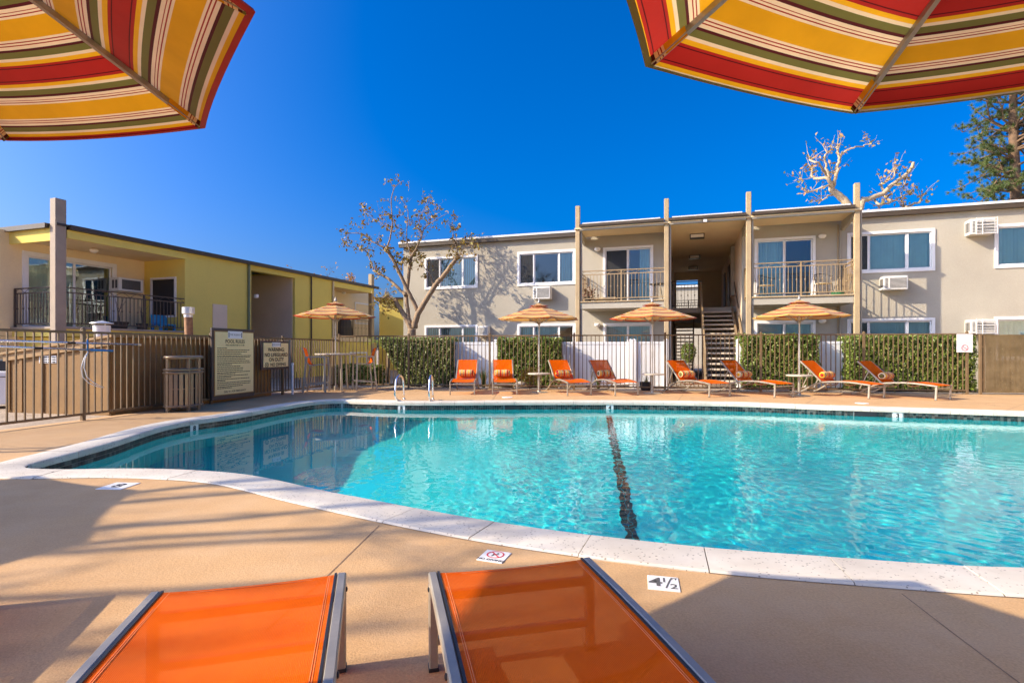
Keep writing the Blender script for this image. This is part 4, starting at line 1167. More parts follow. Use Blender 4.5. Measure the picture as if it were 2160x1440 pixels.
# ------------------------------------------------------------------ pool fence
PICK = {}
def picket_fence(label, pts, h, posts, spacing=0.117, gaps=(), name='pool_fence'):
    """pts: two ends; posts: distances of posts; bronze steel with pickets between rails"""
    a = Vector((pts[0].x, pts[0].y, 0)); c = Vector((pts[1].x, pts[1].y, 0)); L = (c-a).length; d = (c-a)/L; rz = math.atan2(d.y, d.x)
    t = thing(name, label, 'fence', a, rz, 'steel fences round the pool')
    for z in (h-0.02, 0.10):
        b = MB(); b.box(0, L, -0.016, 0.016, z-0.019, z+0.019); b.build('rail', M_FENCE, t, bevel=0.003)
    if h not in PICK:
        m_ = MB(); m_.box(-0.010, 0.010, -0.010, 0.010, 0.085, h-0.04); PICK[h] = m_.mesh('picket', M_FENCE)
        p_ = MB(); p_.box(-0.027, 0.027, -0.027, 0.027, -0.02, h+0.03); p_.lathe([(0.034,0),(0.034,0.012),(0.012,0.03)], 8, (0,0,h+0.03)); PICK[('post', h)] = p_.mesh('post', M_FENCE)
    for s in posts: link('post', PICK[('post', h)], t, (s, 0, 0))
    n = int(L/spacing)
    for i in range(1, n):
        s = i*spacing
        if any(abs(s-q) < 0.05 for q in posts) or any(g0 < s < g1 for g0, g1 in gaps): continue
        o = link('picket', PICK[h], t, (s, 0, 0))
        o.rotation_euler = (0, random.uniform(-0.003, 0.003), 0)
    return t, a, d, L
LFH, BFH = 1.45, 1.57
lf_len = (FB-FA).length
def lf_s(px):                     # distance along the left fence of a pixel column
    t_ = (px-1080)/FPX; d = (FB-FA)/lf_len
    return (t_*FA.y - FA.x)/(d.x - t_*d.y)
lf, lfa, lfd, _ = picket_fence('long bronze picket fence on the left behind the bin and rules board', (FA, FB), LFH, [0.0, lf_s(20)-1.9, lf_s(175), lf_s(445), lf_s(596), lf_s(702)])
BE = FB.lerp(FC, 0.985)
bf_len = (BE-FB).length
def bf_s(px):
    t_ = (px-1080)/FPX; d = (BE-FB)/bf_len
    return (t_*FB.y - FB.x)/(d.x - t_*d.y)
bf, bfa, bfd, _ = picket_fence('bronze picket fence along the far deck behind the orange loungers', (FB, BE), BFH, [0.02, bf_s(862), bf_s(1033), bf_s(1211), bf_s(1403), bf_s(1605), bf_s(1822), bf_len-0.03])
# gate at the right end: perforated bronze sheet in a frame
gd = (FD-FC).normalized(); gate = thing('pool_gate', 'bronze perforated sheet gate at the right edge beside the small sign', 'gate', (FC.x+0.02, FC.y, 0), math.atan2(gd.y, gd.x))
def m_perf():
    m, nt, out = nodes_of('perforated_sheet')
    v = coords(nt, False)
    c = ramp(nt, noise(nt, v, 4, 6), [(0.3, (0.15,0.105,0.045)), (0.7, (0.24,0.175,0.085))])
    sp = N(nt, 'ShaderNodeTexVoronoi', Scale=16); nt.links.new(v, sp.inputs['Vector'])
    dd = mth(nt, 'LESS_THAN', sp.outputs['Distance'], 0.10); c = mix_rgb(nt, mth(nt, 'MULTIPLY', dd, 0.7), c, (0.5,0.42,0.28,1))
    p = N(nt, 'ShaderNodeBsdfPrincipled', Roughness=0.6, Metallic=0.2); nt.links.new(c, p.inputs['Base Color'])
    tr = N(nt, 'ShaderNodeBsdfTransparent'); mx = N(nt, 'ShaderNodeMixShader'); mx.inputs[0].default_value = 0.22
    nt.links.new(p.outputs[0], mx.inputs[1]); nt.links.new(tr.outputs[0], mx.inputs[2]); nt.links.new(mx.outputs[0], out.inputs[0]); return m
M_PERF = m_perf()
b = MB(); b.box(-0.03, 0.03, -0.03, 0.03, -0.02, 1.54); b.build('hinge_post', M_FENCE, gate, bevel=0.004)
b = MB(); b.box(0.06, 0.10, -0.02, 0.02, 0.06, 1.52); b.box(1.26, 1.30, -0.02, 0.02, 0.06, 1.52); b.box(0.101, 1.259, -0.019, 0.019, 0.10, 0.14); b.box(0.101, 1.259, -0.019, 0.019, 1.48, 1.52); b.build('gate_frame', M_FENCE, gate)
b = MB(); b.box(0.10, 1.27, -0.030, -0.026, 0.05, 1.53); b.build('perforated_panel', M_PERF, gate)
b = MB(); b.tube([(1.10,-0.04,0.72),(1.22,-0.05,0.72)], 0.014, 8); b.build('latch', M_CHROME, gate, smooth=True)
for k in range(2):
    b = MB(); b.box(0.02, 0.08, -0.012, 0.012, 0.35+0.85*k, 0.40+0.85*k); b.build('hinge', M_FENCE, gate)
gp = MB(); gp.box(-0.009, 0.009, -0.009, 0.009, 0.14, 1.48); gme = gp.mesh('picket', M_FENCE)
for i in range(1, 10): link('picket', gme, gate, (0.10+0.117*i, 0.0, 0))
b = MB(); b.box(1.34, 1.40, -0.03, 0.03, -0.02, 1.54); b.build('latch_post', M_FENCE, gate)
picket_fence('short bronze fence continuing past the gate at the right edge', (FC+gd*1.5, FD), BFH, [0.0, 2.0])

# ------------------------------------------------------------------ white vinyl privacy fence behind
def vinyl(label, px0, px1, Yo=1.65, h=1.42, y2=None, posts=(0.0, 1.0)):
    def P(px):
        t_ = (px-1080)/FPX; A0 = FB + Vector((0, Yo)); d = (BE-FB)/bf_len
        s = (t_*A0.y - A0.x)/(d.x - t_*d.y); return A0 + d*s
    a, c = P(px0), P(px1); L = (c-a).length; d = (c-a)/L
    t = thing('vinyl_fence', label, 'fence', (a.x, a.y, 0), math.atan2(d.y, d.x), 'white vinyl fences behind the pool fence')
    n = max(1, round(L/0.155)); w_ = L/n
    bm_ = MB(); bm_.box(0.003, w_-0.003, -0.011, 0.011, 0.05, h-0.06); me = bm_.mesh('board', M_WHITE, bevel=0.004)
    for i in range(n): link('board', me, t, (i*w_, 0, 0))
    for z in (0.08, h-0.07):
        b = MB(); b.box(0, L, -0.022, 0.022, z-0.04, z+0.04); b.build('rail', M_WHITE, t, bevel=0.004)
    pm = MB(); pm.box(-0.06, 0.06, -0.06, 0.06, -0.03, h+0.02); pm.add([(-0.07,-0.07,h+0.02),(0.07,-0.07,h+0.02),(0.07,0.07,h+0.02),(-0.07,0.07,h+0.02),(0,0,h+0.06)], [(0,1,4),(1,2,4),(2,3,4),(3,0,4),(3,2,1,0)])
    pme = pm.mesh('post', M_WHITE)
    for q in posts: link('post', pme, t, (L*q, -0.005, 0))
    return t
vinyl('white vinyl fence between the first and second hedges', 935, 1062, posts=(0.12, 0.87))
vinyl('white vinyl fence right of the square hedge', 1170, 1330)
vinyl('white vinyl gate panel left of the stairs', 1337, 1405, Yo=1.35)
vinyl('narrow white vinyl fence at the right foot of the stairs', 1558, 1580)
vinyl('white vinyl fence between the two right hedges', 1715, 1815)
# ------------------------------------------------------------------ foliage
def m_leaf(name, cols, rough=0.45, transl=0.25):
    m, nt, out = nodes_of(name)
    g = N(nt, 'ShaderNodeNewGeometry')
    c = ramp(nt, g.outputs['Random Per Island'], [(i/(len(cols)-1), x) for i, x in enumerate(cols)])
    p = N(nt, 'ShaderNodeBsdfPrincipled', Roughness=rough); nt.links.new(c, p.inputs['Base Color']); p.inputs['Specular IOR Level'].default_value = 0.45
    t = N(nt, 'ShaderNodeBsdfTranslucent'); nt.links.new(c, t.inputs[0])
    mx = N(nt, 'ShaderNodeMixShader'); mx.inputs[0].default_value = transl
    nt.links.new(p.outputs[0], mx.inputs[1]); nt.links.new(t.outputs[0], mx.inputs[2]); nt.links.new(mx.outputs[0], out.inputs[0]); return m
M_HEDGE = m_leaf('hedge_leaves', [(0.06,0.10,0.014),(0.13,0.19,0.024),(0.21,0.27,0.04),(0.34,0.37,0.10)], 0.32)
M_HEDGEY = m_leaf('yellowish_hedge_leaves', [(0.10,0.14,0.025),(0.21,0.25,0.055),(0.36,0.37,0.13),(0.16,0.20,0.035)], 0.35)
M_CORE = mat('inner_shade_dark', (0.016, 0.022, 0.008), 0.95, var=0.4, vs=8)  # near-black colour stands for the shade deep among the leaves
M_STRAP = m_leaf('strap_leaves', [(0.06,0.11,0.02),(0.12,0.18,0.04),(0.22,0.24,0.08)], 0.4)
M_YPLANT = m_leaf('yellow_shrub_leaves', [(0.22,0.16,0.02),(0.36,0.22,0.03),(0.16,0.18,0.03)], 0.5)
M_AUT = m_leaf('autumn_leaves', [(0.20,0.11,0.015),(0.32,0.20,0.03),(0.24,0.22,0.04),(0.36,0.18,0.03)], 0.55)
M_SYC = m_leaf('sycamore_leaves', [(0.42,0.20,0.10),(0.30,0.26,0.05),(0.50,0.28,0.14),(0.22,0.24,0.05)], 0.55)
M_NEEDLE = m_leaf('pine_needles', [(0.05,0.085,0.022),(0.10,0.15,0.035),(0.18,0.21,0.05)], 0.5, 0.15)
M_ORANGEL = m_leaf('orange_leaves', [(0.55,0.30,0.06),(0.45,0.20,0.04),(0.62,0.40,0.12)], 0.6)
M_LIME = m_leaf('lime_fronds', [(0.20,0.30,0.03),(0.32,0.42,0.05),(0.45,0.42,0.06)], 0.45, 0.35)
M_BARK = mat('tan_bark', (0.27, 0.185, 0.11), 0.9, var=0.25, vs=7, fine=0.15, fs=40, bump=0.006, bs=30)
M_WBARK = mat('white_sycamore_bark', (0.45, 0.34, 0.21), 0.85, var=0.08, vs=4, fine=0.08, fs=20, stain=0.8, sscale=3.2, stain_col=(0.20,0.15,0.10), bump=0.006, bs=25)
M_PBARK = mat('pine_bark', (0.17, 0.105, 0.06), 0.95, var=0.3, vs=5, fine=0.2, fs=30, bump=0.02, bs=14)
M_DKBARK = mat('dark_bark', (0.12, 0.10, 0.085), 0.95, var=0.2, vs=6)
def leaf_mesh(name, P, Nrm, size, material, aspect=0.5, fold=0.25, sv=0.35):
    """one folded leaf of two quads at each point, turned by its normal and a random spin"""
    n = len(P); Nrm = Nrm/np.linalg.norm(Nrm, axis=1, keepdims=True)
    rv = rng.normal(size=(n, 3)); T = np.cross(Nrm, rv); T /= np.linalg.norm(T, axis=1, keepdims=True); B = np.cross(Nrm, T)
    s = (size*(1+sv*rng.uniform(-1, 1, n)))[:, None]; w_ = s*aspect
    v0 = P - T*s*0.5; v1 = P + T*s*0.5; up = Nrm*w_*fold
    L0 = P - T*s*0.12 + B*w_*0.5 + up; L1 = P + T*s*0.25 + B*w_*0.36 + up
    R0 = P - T*s*0.12 - B*w_*0.5 + up; R1 = P + T*s*0.25 - B*w_*0.36 + up
    V = np.stack([v0, L0, L1, v1, R1, R0], 1).reshape(-1, 3); i = np.arange(n)[:, None]*6
    F = np.concatenate([i+np.array([[0,3,2,1]]), i+np.array([[0,5,4,3]])], 0)
    return np_mesh(name, V, F, material)
def hedge(label, px0, px1, py_top, Yc, depth, mtl, n, skew=0.0, h=None):
    """clipped block hedge: leaf shell over a box painted dark as inner shade"""
    a = at(px0, HOR, Yc).x; c = at(px1, HOR, Yc).x; w_ = c-a; H_ = h or at(px0, py_top, Yc).z
    t = thing('hedge', label, 'hedge', ((a+c)/2, Yc+depth/2, 0), R(-8.4), 'clipped hedges behind the pool fence')
    hx, hy = w_/2, depth/2
    def taper(p):
        p[:, 0] += skew*(1-p[:, 2]/H_)*np.clip(0.5-p[:, 0]/w_, 0, 1); return p
    P = []; Nn = []
    faces = [('f', w_*H_*1.5), ('t', w_*depth*1.0), ('l', depth*H_*1.2), ('r', depth*H_*0.9), ('b', w_*H_*0.25)]; tot = sum(f[1] for f in faces)
    for f, ar in faces:
        k = int(n*ar/tot); u = rng.uniform(-1, 1, k); v = rng.uniform(0, 1, k); o = np.abs(rng.normal(0, 0.045, k)) - 0.03
        if f == 'f': p = np.stack([u*hx, -hy+o, 0.05+v*(H_-0.05)], 1); nn = (0,-1,0.25)
        elif f == 'b': p = np.stack([u*hx, hy-o, 0.05+v*(H_-0.05)], 1); nn = (0,1,0.25)
        elif f == 't': p = np.stack([u*hx, (v*2-1)*hy, H_-o*0.8], 1); nn = (0,-0.2,1)
        elif f == 'l': p = np.stack([-hx+o, (v*2-1)*hy, (u*0.5+0.5)*H_], 1); nn = (-1,0,0.25)
        else: p = np.stack([hx-o, (v*2-1)*hy, (u*0.5+0.5)*H_], 1); nn = (1,0,0.25)
        bumpy = 0.025*np.sin(p[:, 0]*9+p[:, 2]*7) + 0.02*np.sin(p[:, 0]*23-p[:, 2]*17+p[:, 1]*11)
        p = p + np.array(nn)*bumpy[:, None]
        P.append(p); Nn.append(np.array(nn) + rng.normal(0, 0.75, (k, 3)))
    P = taper(np.concatenate(P)); Nn = np.concatenate(Nn)
    f_ = link('foliage', leaf_mesh('foliage', P, Nn, 0.062, mtl, 0.55), t); f_['kind'] = 'stuff'
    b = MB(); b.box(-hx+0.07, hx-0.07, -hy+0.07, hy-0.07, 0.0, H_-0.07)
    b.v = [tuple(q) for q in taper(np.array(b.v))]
    b.build('inner_shade_box', M_CORE, t)
    return t
hedge('broad pale green hedge on the left with a sloping left side', 800, 955, 712, 17.0, 1.0, M_HEDGEY, 13000, skew=0.9, h=1.50)
hedge('square dark green hedge behind the first far umbrella', 1054, 1186, 712, 16.5, 0.9, M_HEDGE, 10500, h=1.50)
hedge('bright green hedge just right of the stairs', 1578, 1727, 706, 15.6, 0.9, M_HEDGE, 11500, h=1.56)
hedge('long dark green hedge at the right beside the gate', 1814, 2050, 710, 14.9, 0.9, M_HEDGE, 17000, h=1.52)
hedge('low dark hedge in shade behind the bar height table', 704, 800, 775, 17.6, 0.7, M_HEDGE, 4200, h=0.62)
def clump(label, px, py, h, n, mtl, wide=0.35, name='strap_leaf_plant', dY=0.0, group=None, bend=0.6):
    p = G(px, py); t = thing(name, label, 'plant', (p.x, p.y+dY, 0), 0, group)
    V = []; F = []
    for i in range(n):
        az = random.uniform(0, 2*math.pi); l = h*random.uniform(0.65, 1.15); lean = random.uniform(0.05, 1.0)*wide/h*bend*1.6; w_ = random.uniform(0.012, 0.020)
        d = Vector((math.cos(az), math.sin(az), 0)); s = Vector((-d.y, d.x, 0)); b0 = d*random.uniform(0, 0.05); base = len(V); m_ = 5
        for k in range(m_):
            f = k/(m_-1); q = b0 + d*(l*lean*f*f) + Vector((0,0,l*(f-0.35*lean*f*f*bend)))
            ww = w_*(1-f**2*0.95); V += [q - s*ww, q + s*ww]
        for k in range(m_-1): F.append((base+2*k, base+2*k+1, base+2*k+3, base+2*k+2))
    me = bpy.data.meshes.new('leaves'); me.from_pydata([tuple(v) for v in V], [], F); me.materials.append(mtl)
    o = link('leaves', me, t); o['kind'] = 'stuff'
    b = MB(); b.lathe([(0.05,0),(0.045,0.05),(0.01,0.07)], 8); b.build('crown', M_CORE, t)
    return t
CL = [(938, 820, 0.55, 'strappy green plant beside the leftmost far lounger'), (1020, 822, 0.60, 'strappy green plant between the two leftmost loungers'),
      (1262, 824, 0.62, 'strappy plant between the third and fourth loungers by the white fence'), (1668, 829, 0.55, 'strappy plant behind the table right of the stairs'),
      (1705, 828, 0.60, 'strappy plant below the right hedge behind the umbrella pole'), (1795, 828, 0.40, 'small strappy plant in the gap between the right hedges'),
      (905, 821, 0.40, 'small strappy plant beside the right grab rail')]
for px, py, h_, lab in CL:
    clump(lab, px, py-5, h_, 46, M_STRAP, group='strappy plants along the fence')
# yellow shrub under the first table
t = thing('yellow_shrub', 'small yellow leaved shrub behind the low table of the first umbrella', 'plant', G(1118, 820), 0)
P = rng.normal(0, 1, (900, 3)); P /= np.linalg.norm(P, axis=1, keepdims=True); P *= (rng.uniform(0.5, 1, (900, 1)))*np.array([[0.34, 0.28, 0.30]]); P[:, 2] += 0.38
o = link('foliage', leaf_mesh('foliage', P, rng.normal(0, 1, (900, 3)), 0.05, M_YPLANT), t); o['kind'] = 'stuff'
b = MB()
for k in range(5): b.tube([(0,0,0), (random.uniform(-.12,.12), random.uniform(-.1,.1), 0.35)], 0.008, 5)
b.build('stems', M_DKBARK, t)
# potted plant with dark spiky leaves before the white gate
pt = clump('dark pot with spiky leaves before the white vinyl gate', 1362, 823, 0.50, 16, M_STRAP, name='potted_plant', bend=0.3)
b = MB(); b.lathe([(0.13,0.0),(0.17,0.18),(0.18,0.24),(0.165,0.24),(0.15,0.2)], 18); b.build('pot', M_BLACK, pt, smooth=True)
# small standard tree seen through the fence beside the stairs
t = thing('small_tree', 'small round headed standard tree under the stair landing', 'tree', at(1452, 820, 18.6).xy.to_3d(), 0)
b = MB()
for q in (-0.08, 0.0, 0.09): b.tube([(q*0.6,0,0), (q,0.02,0.55), (q*1.3,0,0.95)], [0.018,0.014,0.01], 6)
b.build('trunk', M_BARK, t, smooth=True)
P = rng.normal(0, 1, (1500, 3)); P /= np.linalg.norm(P, axis=1, keepdims=True); P *= rng.uniform(0.55, 1, (1500, 1))*np.array([[0.27, 0.27, 0.38]]); P[:, 2] += 1.05
o = link('crown', leaf_mesh('crown', P, P-np.array([[0,0,0.9]])+rng.normal(0, 0.3, (1500, 3)), 0.06, M_HEDGE), t); o['kind'] = 'stuff'
# lime fronds over the left hedge
t = thing('frond_plant', 'lime green fronds rising behind the left hedge', 'plant', at(818, HOR, 18.6).xy.to_3d(), 0)
V = []; F = []
for i in range(26):
    az = random.uniform(0, 6.28); l = random.uniform(0.9, 1.5); d = Vector((math.cos(az), math.sin(az)*0.7, 0)); base0 = Vector((random.uniform(-0.25,0.25), 0, 1.0)); pr = None
    for k in range(14):
        f = k/13; q = base0 + d*(l*0.6*f**1.3) + Vector((0,0,l*0.85*(f-0.62*f**3)))
        if k > 2:
            s = Vector((-d.y, d.x, 0)); ll = 0.20*(1-0.5*f)
            for sg in (-1, 1):
                e = q + s*sg*ll + d*0.08 - Vector((0,0,0.05)); bs_ = len(V); w2 = d*0.012
                V += [q-w2, q+w2, e]; F.append((bs_, bs_+1, bs_+2))
me = bpy.data.meshes.new('fronds'); me.from_pydata([tuple(v) for v in V], [], F); me.materials.append(M_LIME)
o = link('fronds', me, t); o['kind'] = 'stuff'
b = MB(); b.tube([(0,0,0),(0.02,0,1.05)], 0.06, 8); b.build('stem', M_BARK, t, smooth=True)
# ------------------------------------------------------------------ trees
class TreeB:
    """branches given as polylines, twigs grown at random, leaf points collected at the twig ends"""
    def __init__(self, seed): self.b = MB(); self.tips = []; self.r = random.Random(seed)
    def limb(self, pts, r0, r1, wob=0.0, seg=8):
        pts = [Vector(p) for p in pts]; out = []
        n = len(pts); sub = 4
        for i in range(n-1):
            p0, p1, p2, p3 = pts[max(i-1,0)], pts[i], pts[i+1], pts[min(i+2,n-1)]
            for j in range(sub):
                t = j/sub
                q = 0.5*((2*p1)+(p2-p0)*t+(2*p0-5*p1+4*p2-p3)*t*t+(3*p1-p0-3*p2+p3)*t**3)
                if wob: q = q + Vector([self.r.gauss(0, wob) for _ in range(3)])
                out.append(q)
        out.append(pts[-1]); m_ = len(out)
        rs = [r0+(r1-r0)*(i/(m_-1))**0.8 for i in range(m_)]
        self.b.tube(out, rs, seg); return out, rs
    def twigs(self, path, rs, n, length, up=0.5, spread=0.9, f0=0.25, depth=2, curl=0.25):
        m_ = len(path)
        for i in range(n):
            f = f0+(1-f0)*self.r.random(); k = min(m_-2, int(f*(m_-1))); p = path[k]
            d = (path[k+1]-path[k]).normalized()
            v = (d*0.5 + Vector((self.r.gauss(0,spread), self.r.gauss(0,spread), self.r.gauss(0,spread*0.7)+up))).normalized()
            L = length*self.r.uniform(0.5, 1.1); q = p; pts = [p]
            for s in range(4):
                v = (v + Vector((self.r.gauss(0,curl), self.r.gauss(0,curl), self.r.gauss(0,curl)+0.05))).normalized(); q = q+v*(L/4); pts.append(q)
            r0 = min(rs[k]*0.55, 0.012+0.012*L)
            self.b.tube(pts, [r0, r0*0.8, r0*0.6, r0*0.45, r0*0.25], 5, cap=False)
            self.tips += pts[2:]
            if depth > 1: self.twigs(pts, [r0]*5, 3, L*0.55, up*0.6, spread, 0.3, depth-1, curl)
def leaves_at(tree, mtl, pts, size, per, spread, rs=0):
    P = np.array([tuple(p) for p in pts]); P = np.repeat(P, per, 0) + rng.normal(0, spread, (len(P)*per, 3))
    o = link('leaves', leaf_mesh('leaves', P, rng.normal(0, 1, (len(P), 3))+np.array([[0,-0.4,0.3]]), size, mtl, 0.55), tree); o['kind'] = 'stuff'
    return o
# 1: half bare tree in front of the building corner
def T1(x, y, dz=0.0):
    px, py = 700+x/4.113, 370+y/4.113; return at(px, py, 20.7+dz)
T = TreeB(3)
base = at(866, HOR, 20.7); base.z = 0
tr1 = thing('half_bare_tree', 'half bare tree with a few brown leaves before the beige building corner', 'tree', base, 0)
def rel(pts): return [p-base for p in pts]
T.limb(rel([base, T1(690,1440), T1(695,1330)]), 0.20, 0.15)
defs = [([(690,1350),(640,1230),(590,1150),(545,1075)], 0.11, 0.085, 0.3), ([(690,1330),(672,1240),(650,1080),(655,980),(680,780),(690,700)], 0.085, 0.06, 0.4),
        ([(715,1320),(735,1230),(800,1110),(900,950),(985,850),(1050,760),(1105,690)], 0.13, 0.065, -0.5), ([(745,1180),(690,1060),(640,960),(560,790),(500,680),(465,628)], 0.085, 0.06, -0.2),
        ([(640,1040),(600,1000),(500,905),(430,860),(360,822)], 0.07, 0.045, 0.6), ([(465,628),(400,600),(350,570),(290,520),(200,500),(100,510)], 0.035, 0.010, 0.3),
        ([(480,640),(510,520),(525,400),(515,200),(560,90),(625,45)], 0.035, 0.008, -0.6), ([(690,700),(740,620),(780,520),(810,450),(900,390),(1000,330)], 0.04, 0.008, -0.3),
        ([(690,700),(660,600),(650,480),(660,320),(600,200)], 0.030, 0.008, 0.5), ([(1100,690),(1075,610),(1050,540),(1045,440),(1000,380)], 0.022, 0.006, 0.0),
        ([(1100,690),(1160,620),(1240,600)], 0.018, 0.006, -0.3), ([(360,820),(330,720),(290,660),(200,640),(125,600)], 0.024, 0.006, 0.5), ([(880,960),(850,860),(790,780),(740,680)], 0.03, 0.010, 0.3),
        ([(545,1075),(500,1050),(440,1060),(400,1100)], 0.02, 0.006, 0.2), ([(580,1180),(500,1145),(430,1130)], 0.02, 0.007, 0.2), ([(520,500),(440,420),(360,370),(280,310)], 0.018, 0.005, 0.4),
        ([(650,700),(620,740),(600,800)], 0.022, 0.008, -0.2), ([(780,520),(760,400),(820,260),(880,220)], 0.018, 0.005, 0.4)]
ends = []
for pl, r0, r1, dz in defs:
    n = len(pl); P_ = [T1(x, y, dz*i/(n-1)) for i, (x, y) in enumerate(pl)]
    path, rs = T.limb(rel(P_), r0, r1, 0.008)
    if r1 < 0.03: T.twigs(path, rs, 13, 0.62, 0.35, 0.8, 0.2, 2)
    elif r1 < 0.07: T.twigs(path[len(path)//2:], rs[len(path)//2:], 7, 0.5, 0.5, 0.8, 0.5, 2)
T.b.build('trunk', M_BARK, tr1, smooth='all')
tips = T.tips; T.r.shuffle(tips)
leaves_at(tr1, M_AUT, [p + Vector((0,0,-0.04)) for p in tips[:int(len(tips)*0.55)]], 0.125, 1, 0.05)
# 2: white limbed sycamore behind the roof
def T2(x, y, dz=0.0): return at(1660+x/6.75, 260+y/6.75, 29.0+dz)
T = TreeB(5); base = at(1812, HOR, 29.0); base.z = 0
tr2 = thing('sycamore_tree', 'white limbed pollarded sycamore rising behind the roof near the tallest post', 'tree', base, 0)
T.limb(rel([base, at(1808, 640, 29), at(1800, 520, 29), T2(900,1240)]), 0.45, 0.30)
T.limb(rel([T2(900,1240), T2(830,1110), T2(740,1030), T2(650,960), T2(640,880)]), 0.24, 0.15, 0.012)
T.limb(rel([at(1808,500,29), T2(1060,1150), T2(1150,1080), T2(1370,1000), T2(1470,900), T2(1600,800), T2(1740,690), T2(1800,560)]), 0.17, 0.075, 0.012)
sd = [([(640,900),(590,800),(480,780),(380,770),(360,650)], .14,.10), ([(640,880),(560,740),(500,640),(420,560),(320,520)], .12,.07), ([(600,800),(570,640),(540,540),(540,460),(610,400)], .10,.06),
      ([(660,880),(700,740),(730,600),(740,500),(710,340)], .14,.10), ([(740,500),(800,420),(880,370),(1000,340),(1120,310),(1210,300)], .10,.03), ([(620,880),(560,890),(400,950),(270,990)], .09,.05),
      ([(640,1020),(540,1060),(470,1110)], .07,.05), ([(380,770),(280,790),(190,830)], .04,.015), ([(1380,990),(1350,890),(1320,870),(1400,850)], .09,.06), ([(1480,810),(1540,740),(1520,690)], .05,.04),
      ([(1250,1100),(1310,1160),(1470,1130),(1620,1050),(1770,990)], .09,.05), ([(1390,1030),(1440,1120)], .06,.05), ([(1520,880),(1640,890),(1680,790)], .05,.03), ([(1690,1200),(1800,1150),(1900,1120),(1910,1040)], .10,.07), ([(1700,1200),(1640,1190)], .08,.06), ([(1300,1160),(1310,1240)], .05,.04), ([(640,700),(690,740),(640,680)], .05,.04)]
for pl, r0, r1 in sd:
    path, rs = T.limb(rel([T2(x, y, T.r.uniform(-0.5, 0.5)) for x, y in pl]), r0*0.72, r1*0.62, 0.025)
    T.tips += [path[-1]]*5; T.twigs(path[-3:], rs[-3:], 5, 1.1, 0.9, 0.7, 0.3, 1, 0.15); T.twigs(path, [0.02]*len(path), 2, 0.8, 0.9, 0.6, 0.2, 1, 0.15)
T.b.build('trunk', M_WBARK, tr2, smooth='all')
T.r.shuffle(T.tips); leaves_at(tr2, M_SYC, T.tips[:int(len(T.tips)*0.9)], 0.20, 1, 0.10)
# 3: tall pine at the right edge
T = TreeB(8); base = at(2146, HOR, 30.0); base.z = 0
tr3 = thing('pine_tree', 'tall pine with dark needle tufts at the right edge', 'tree', base, 0)
top = 19.5
path, rs = T.limb([(0,0,0),(0.15,0,5),(0.0,0.1,10),(-0.25,0,15),(-0.2,0,top)], 0.46, 0.12, 0.01, 10)
NP_ = []; ND = []
def needle_tuft(p, d):
    for _ in range(66):
        v = Vector((T.r.gauss(0,1), T.r.gauss(0,1), T.r.gauss(0,1)+0.35)).normalized()*0.8 + d*0.75
        NP_.append(p); ND.append(v.normalized())
z = 8.2
while z < 19.0:
    for k in range(T.r.choice((4, 5))):
        az = T.r.uniform(0, 2*math.pi); L = T.r.uniform(1.7, 3.3)*(1-(max(0, z-13)/14)); c = path[min(len(path)-1, int(z/top*(len(path)-1)))].copy(); c.z = z
        pts = [c]; q = c.copy(); v = Vector((math.cos(az), math.sin(az), T.r.uniform(-0.15, 0.2)))
        for s in range(6):
            v = (v + Vector((T.r.gauss(0,0.22), T.r.gauss(0,0.22), T.r.gauss(0.07,0.2)))).normalized(); q = q+v*(L/6); pts.append(q.copy())
        T.b.tube(pts, [0.075,0.06,0.05,0.04,0.032,0.022,0.012], 6, cap=False)
        for s in range(2, 7):
            for _ in range(2 if s < 6 else 3):
                w_ = (v*0.5+Vector((T.r.gauss(0,0.8), T.r.gauss(0,0.8), T.r.gauss(0.25,0.5)))).normalized(); e = pts[s]+w_*T.r.uniform(0.25, 0.6)
                T.b.tube([pts[s], (pts[s]+e)/2+Vector((0,0,0.03)), e], [0.018,0.014,0.008], 4, cap=False); needle_tuft(e, w_)
                if T.r.random() < 0.7: needle_tuft((pts[s]+e)/2, w_)
    z += T.r.uniform(0.30, 0.55)
T.b.build('trunk', M_PBARK, tr3, smooth='all')
P = np.array([tuple(p) for p in NP_]); D = np.array([tuple(d) for d in ND]); ln = rng.uniform(0.16, 0.30, (len(P), 1))
S = np.cross(D, rng.normal(0, 1, D.shape)); S /= np.linalg.norm(S, axis=1, keepdims=True)
V = np.stack([P-S*0.008, P+S*0.008, P+D*ln], 1).reshape(-1, 3)
o = link('needles', np_mesh('needles', V, np.arange(len(V)).reshape(-1, 3), M_NEEDLE), tr3); o['kind'] = 'stuff'
# 4: orange leaved trees far behind the olive roof
for (px, Y, h_, seed, lab, w_) in ((690, 52, 8.6, 21, 'thin autumn tree with orange tufts beyond the olive roof', 2.6), (600, 50, 8.2, 22, 'small orange leaved treetop left of the larger one beyond the olive roof', 1.4), (640, 53, 7.6, 23, 'lowest orange treetop peeping over the olive roof', 1.0)):
    T = TreeB(seed); base = at(px, HOR, Y); base.z = 0
    t = thing('autumn_tree', lab, 'tree', base, 0, 'autumn trees behind the olive building')
    for k in range(5):
        az = k*1.26; path, rs = T.limb([(0,0,0), (0.1,0,h_*0.45), (math.cos(az)*w_*0.4, math.sin(az)*w_*0.4, h_*0.75), (math.cos(az)*w_*0.8, math.sin(az)*w_*0.8, h_*T.r.uniform(0.88, 1.0))], 0.14, 0.02, 0.02, 6)
        T.twigs(path, rs, 11, 1.3, 0.5, 0.8, 0.5, 2)
    T.b.build('trunk', M_DKBARK, t)
    lv = [p for p in T.tips if (math.sin(p.x*2.3+seed)+math.sin(p.z*2.9+p.x)) > 0.2]
    leaves_at(t, M_ORANGEL, lv, 0.24, 2, 0.18)
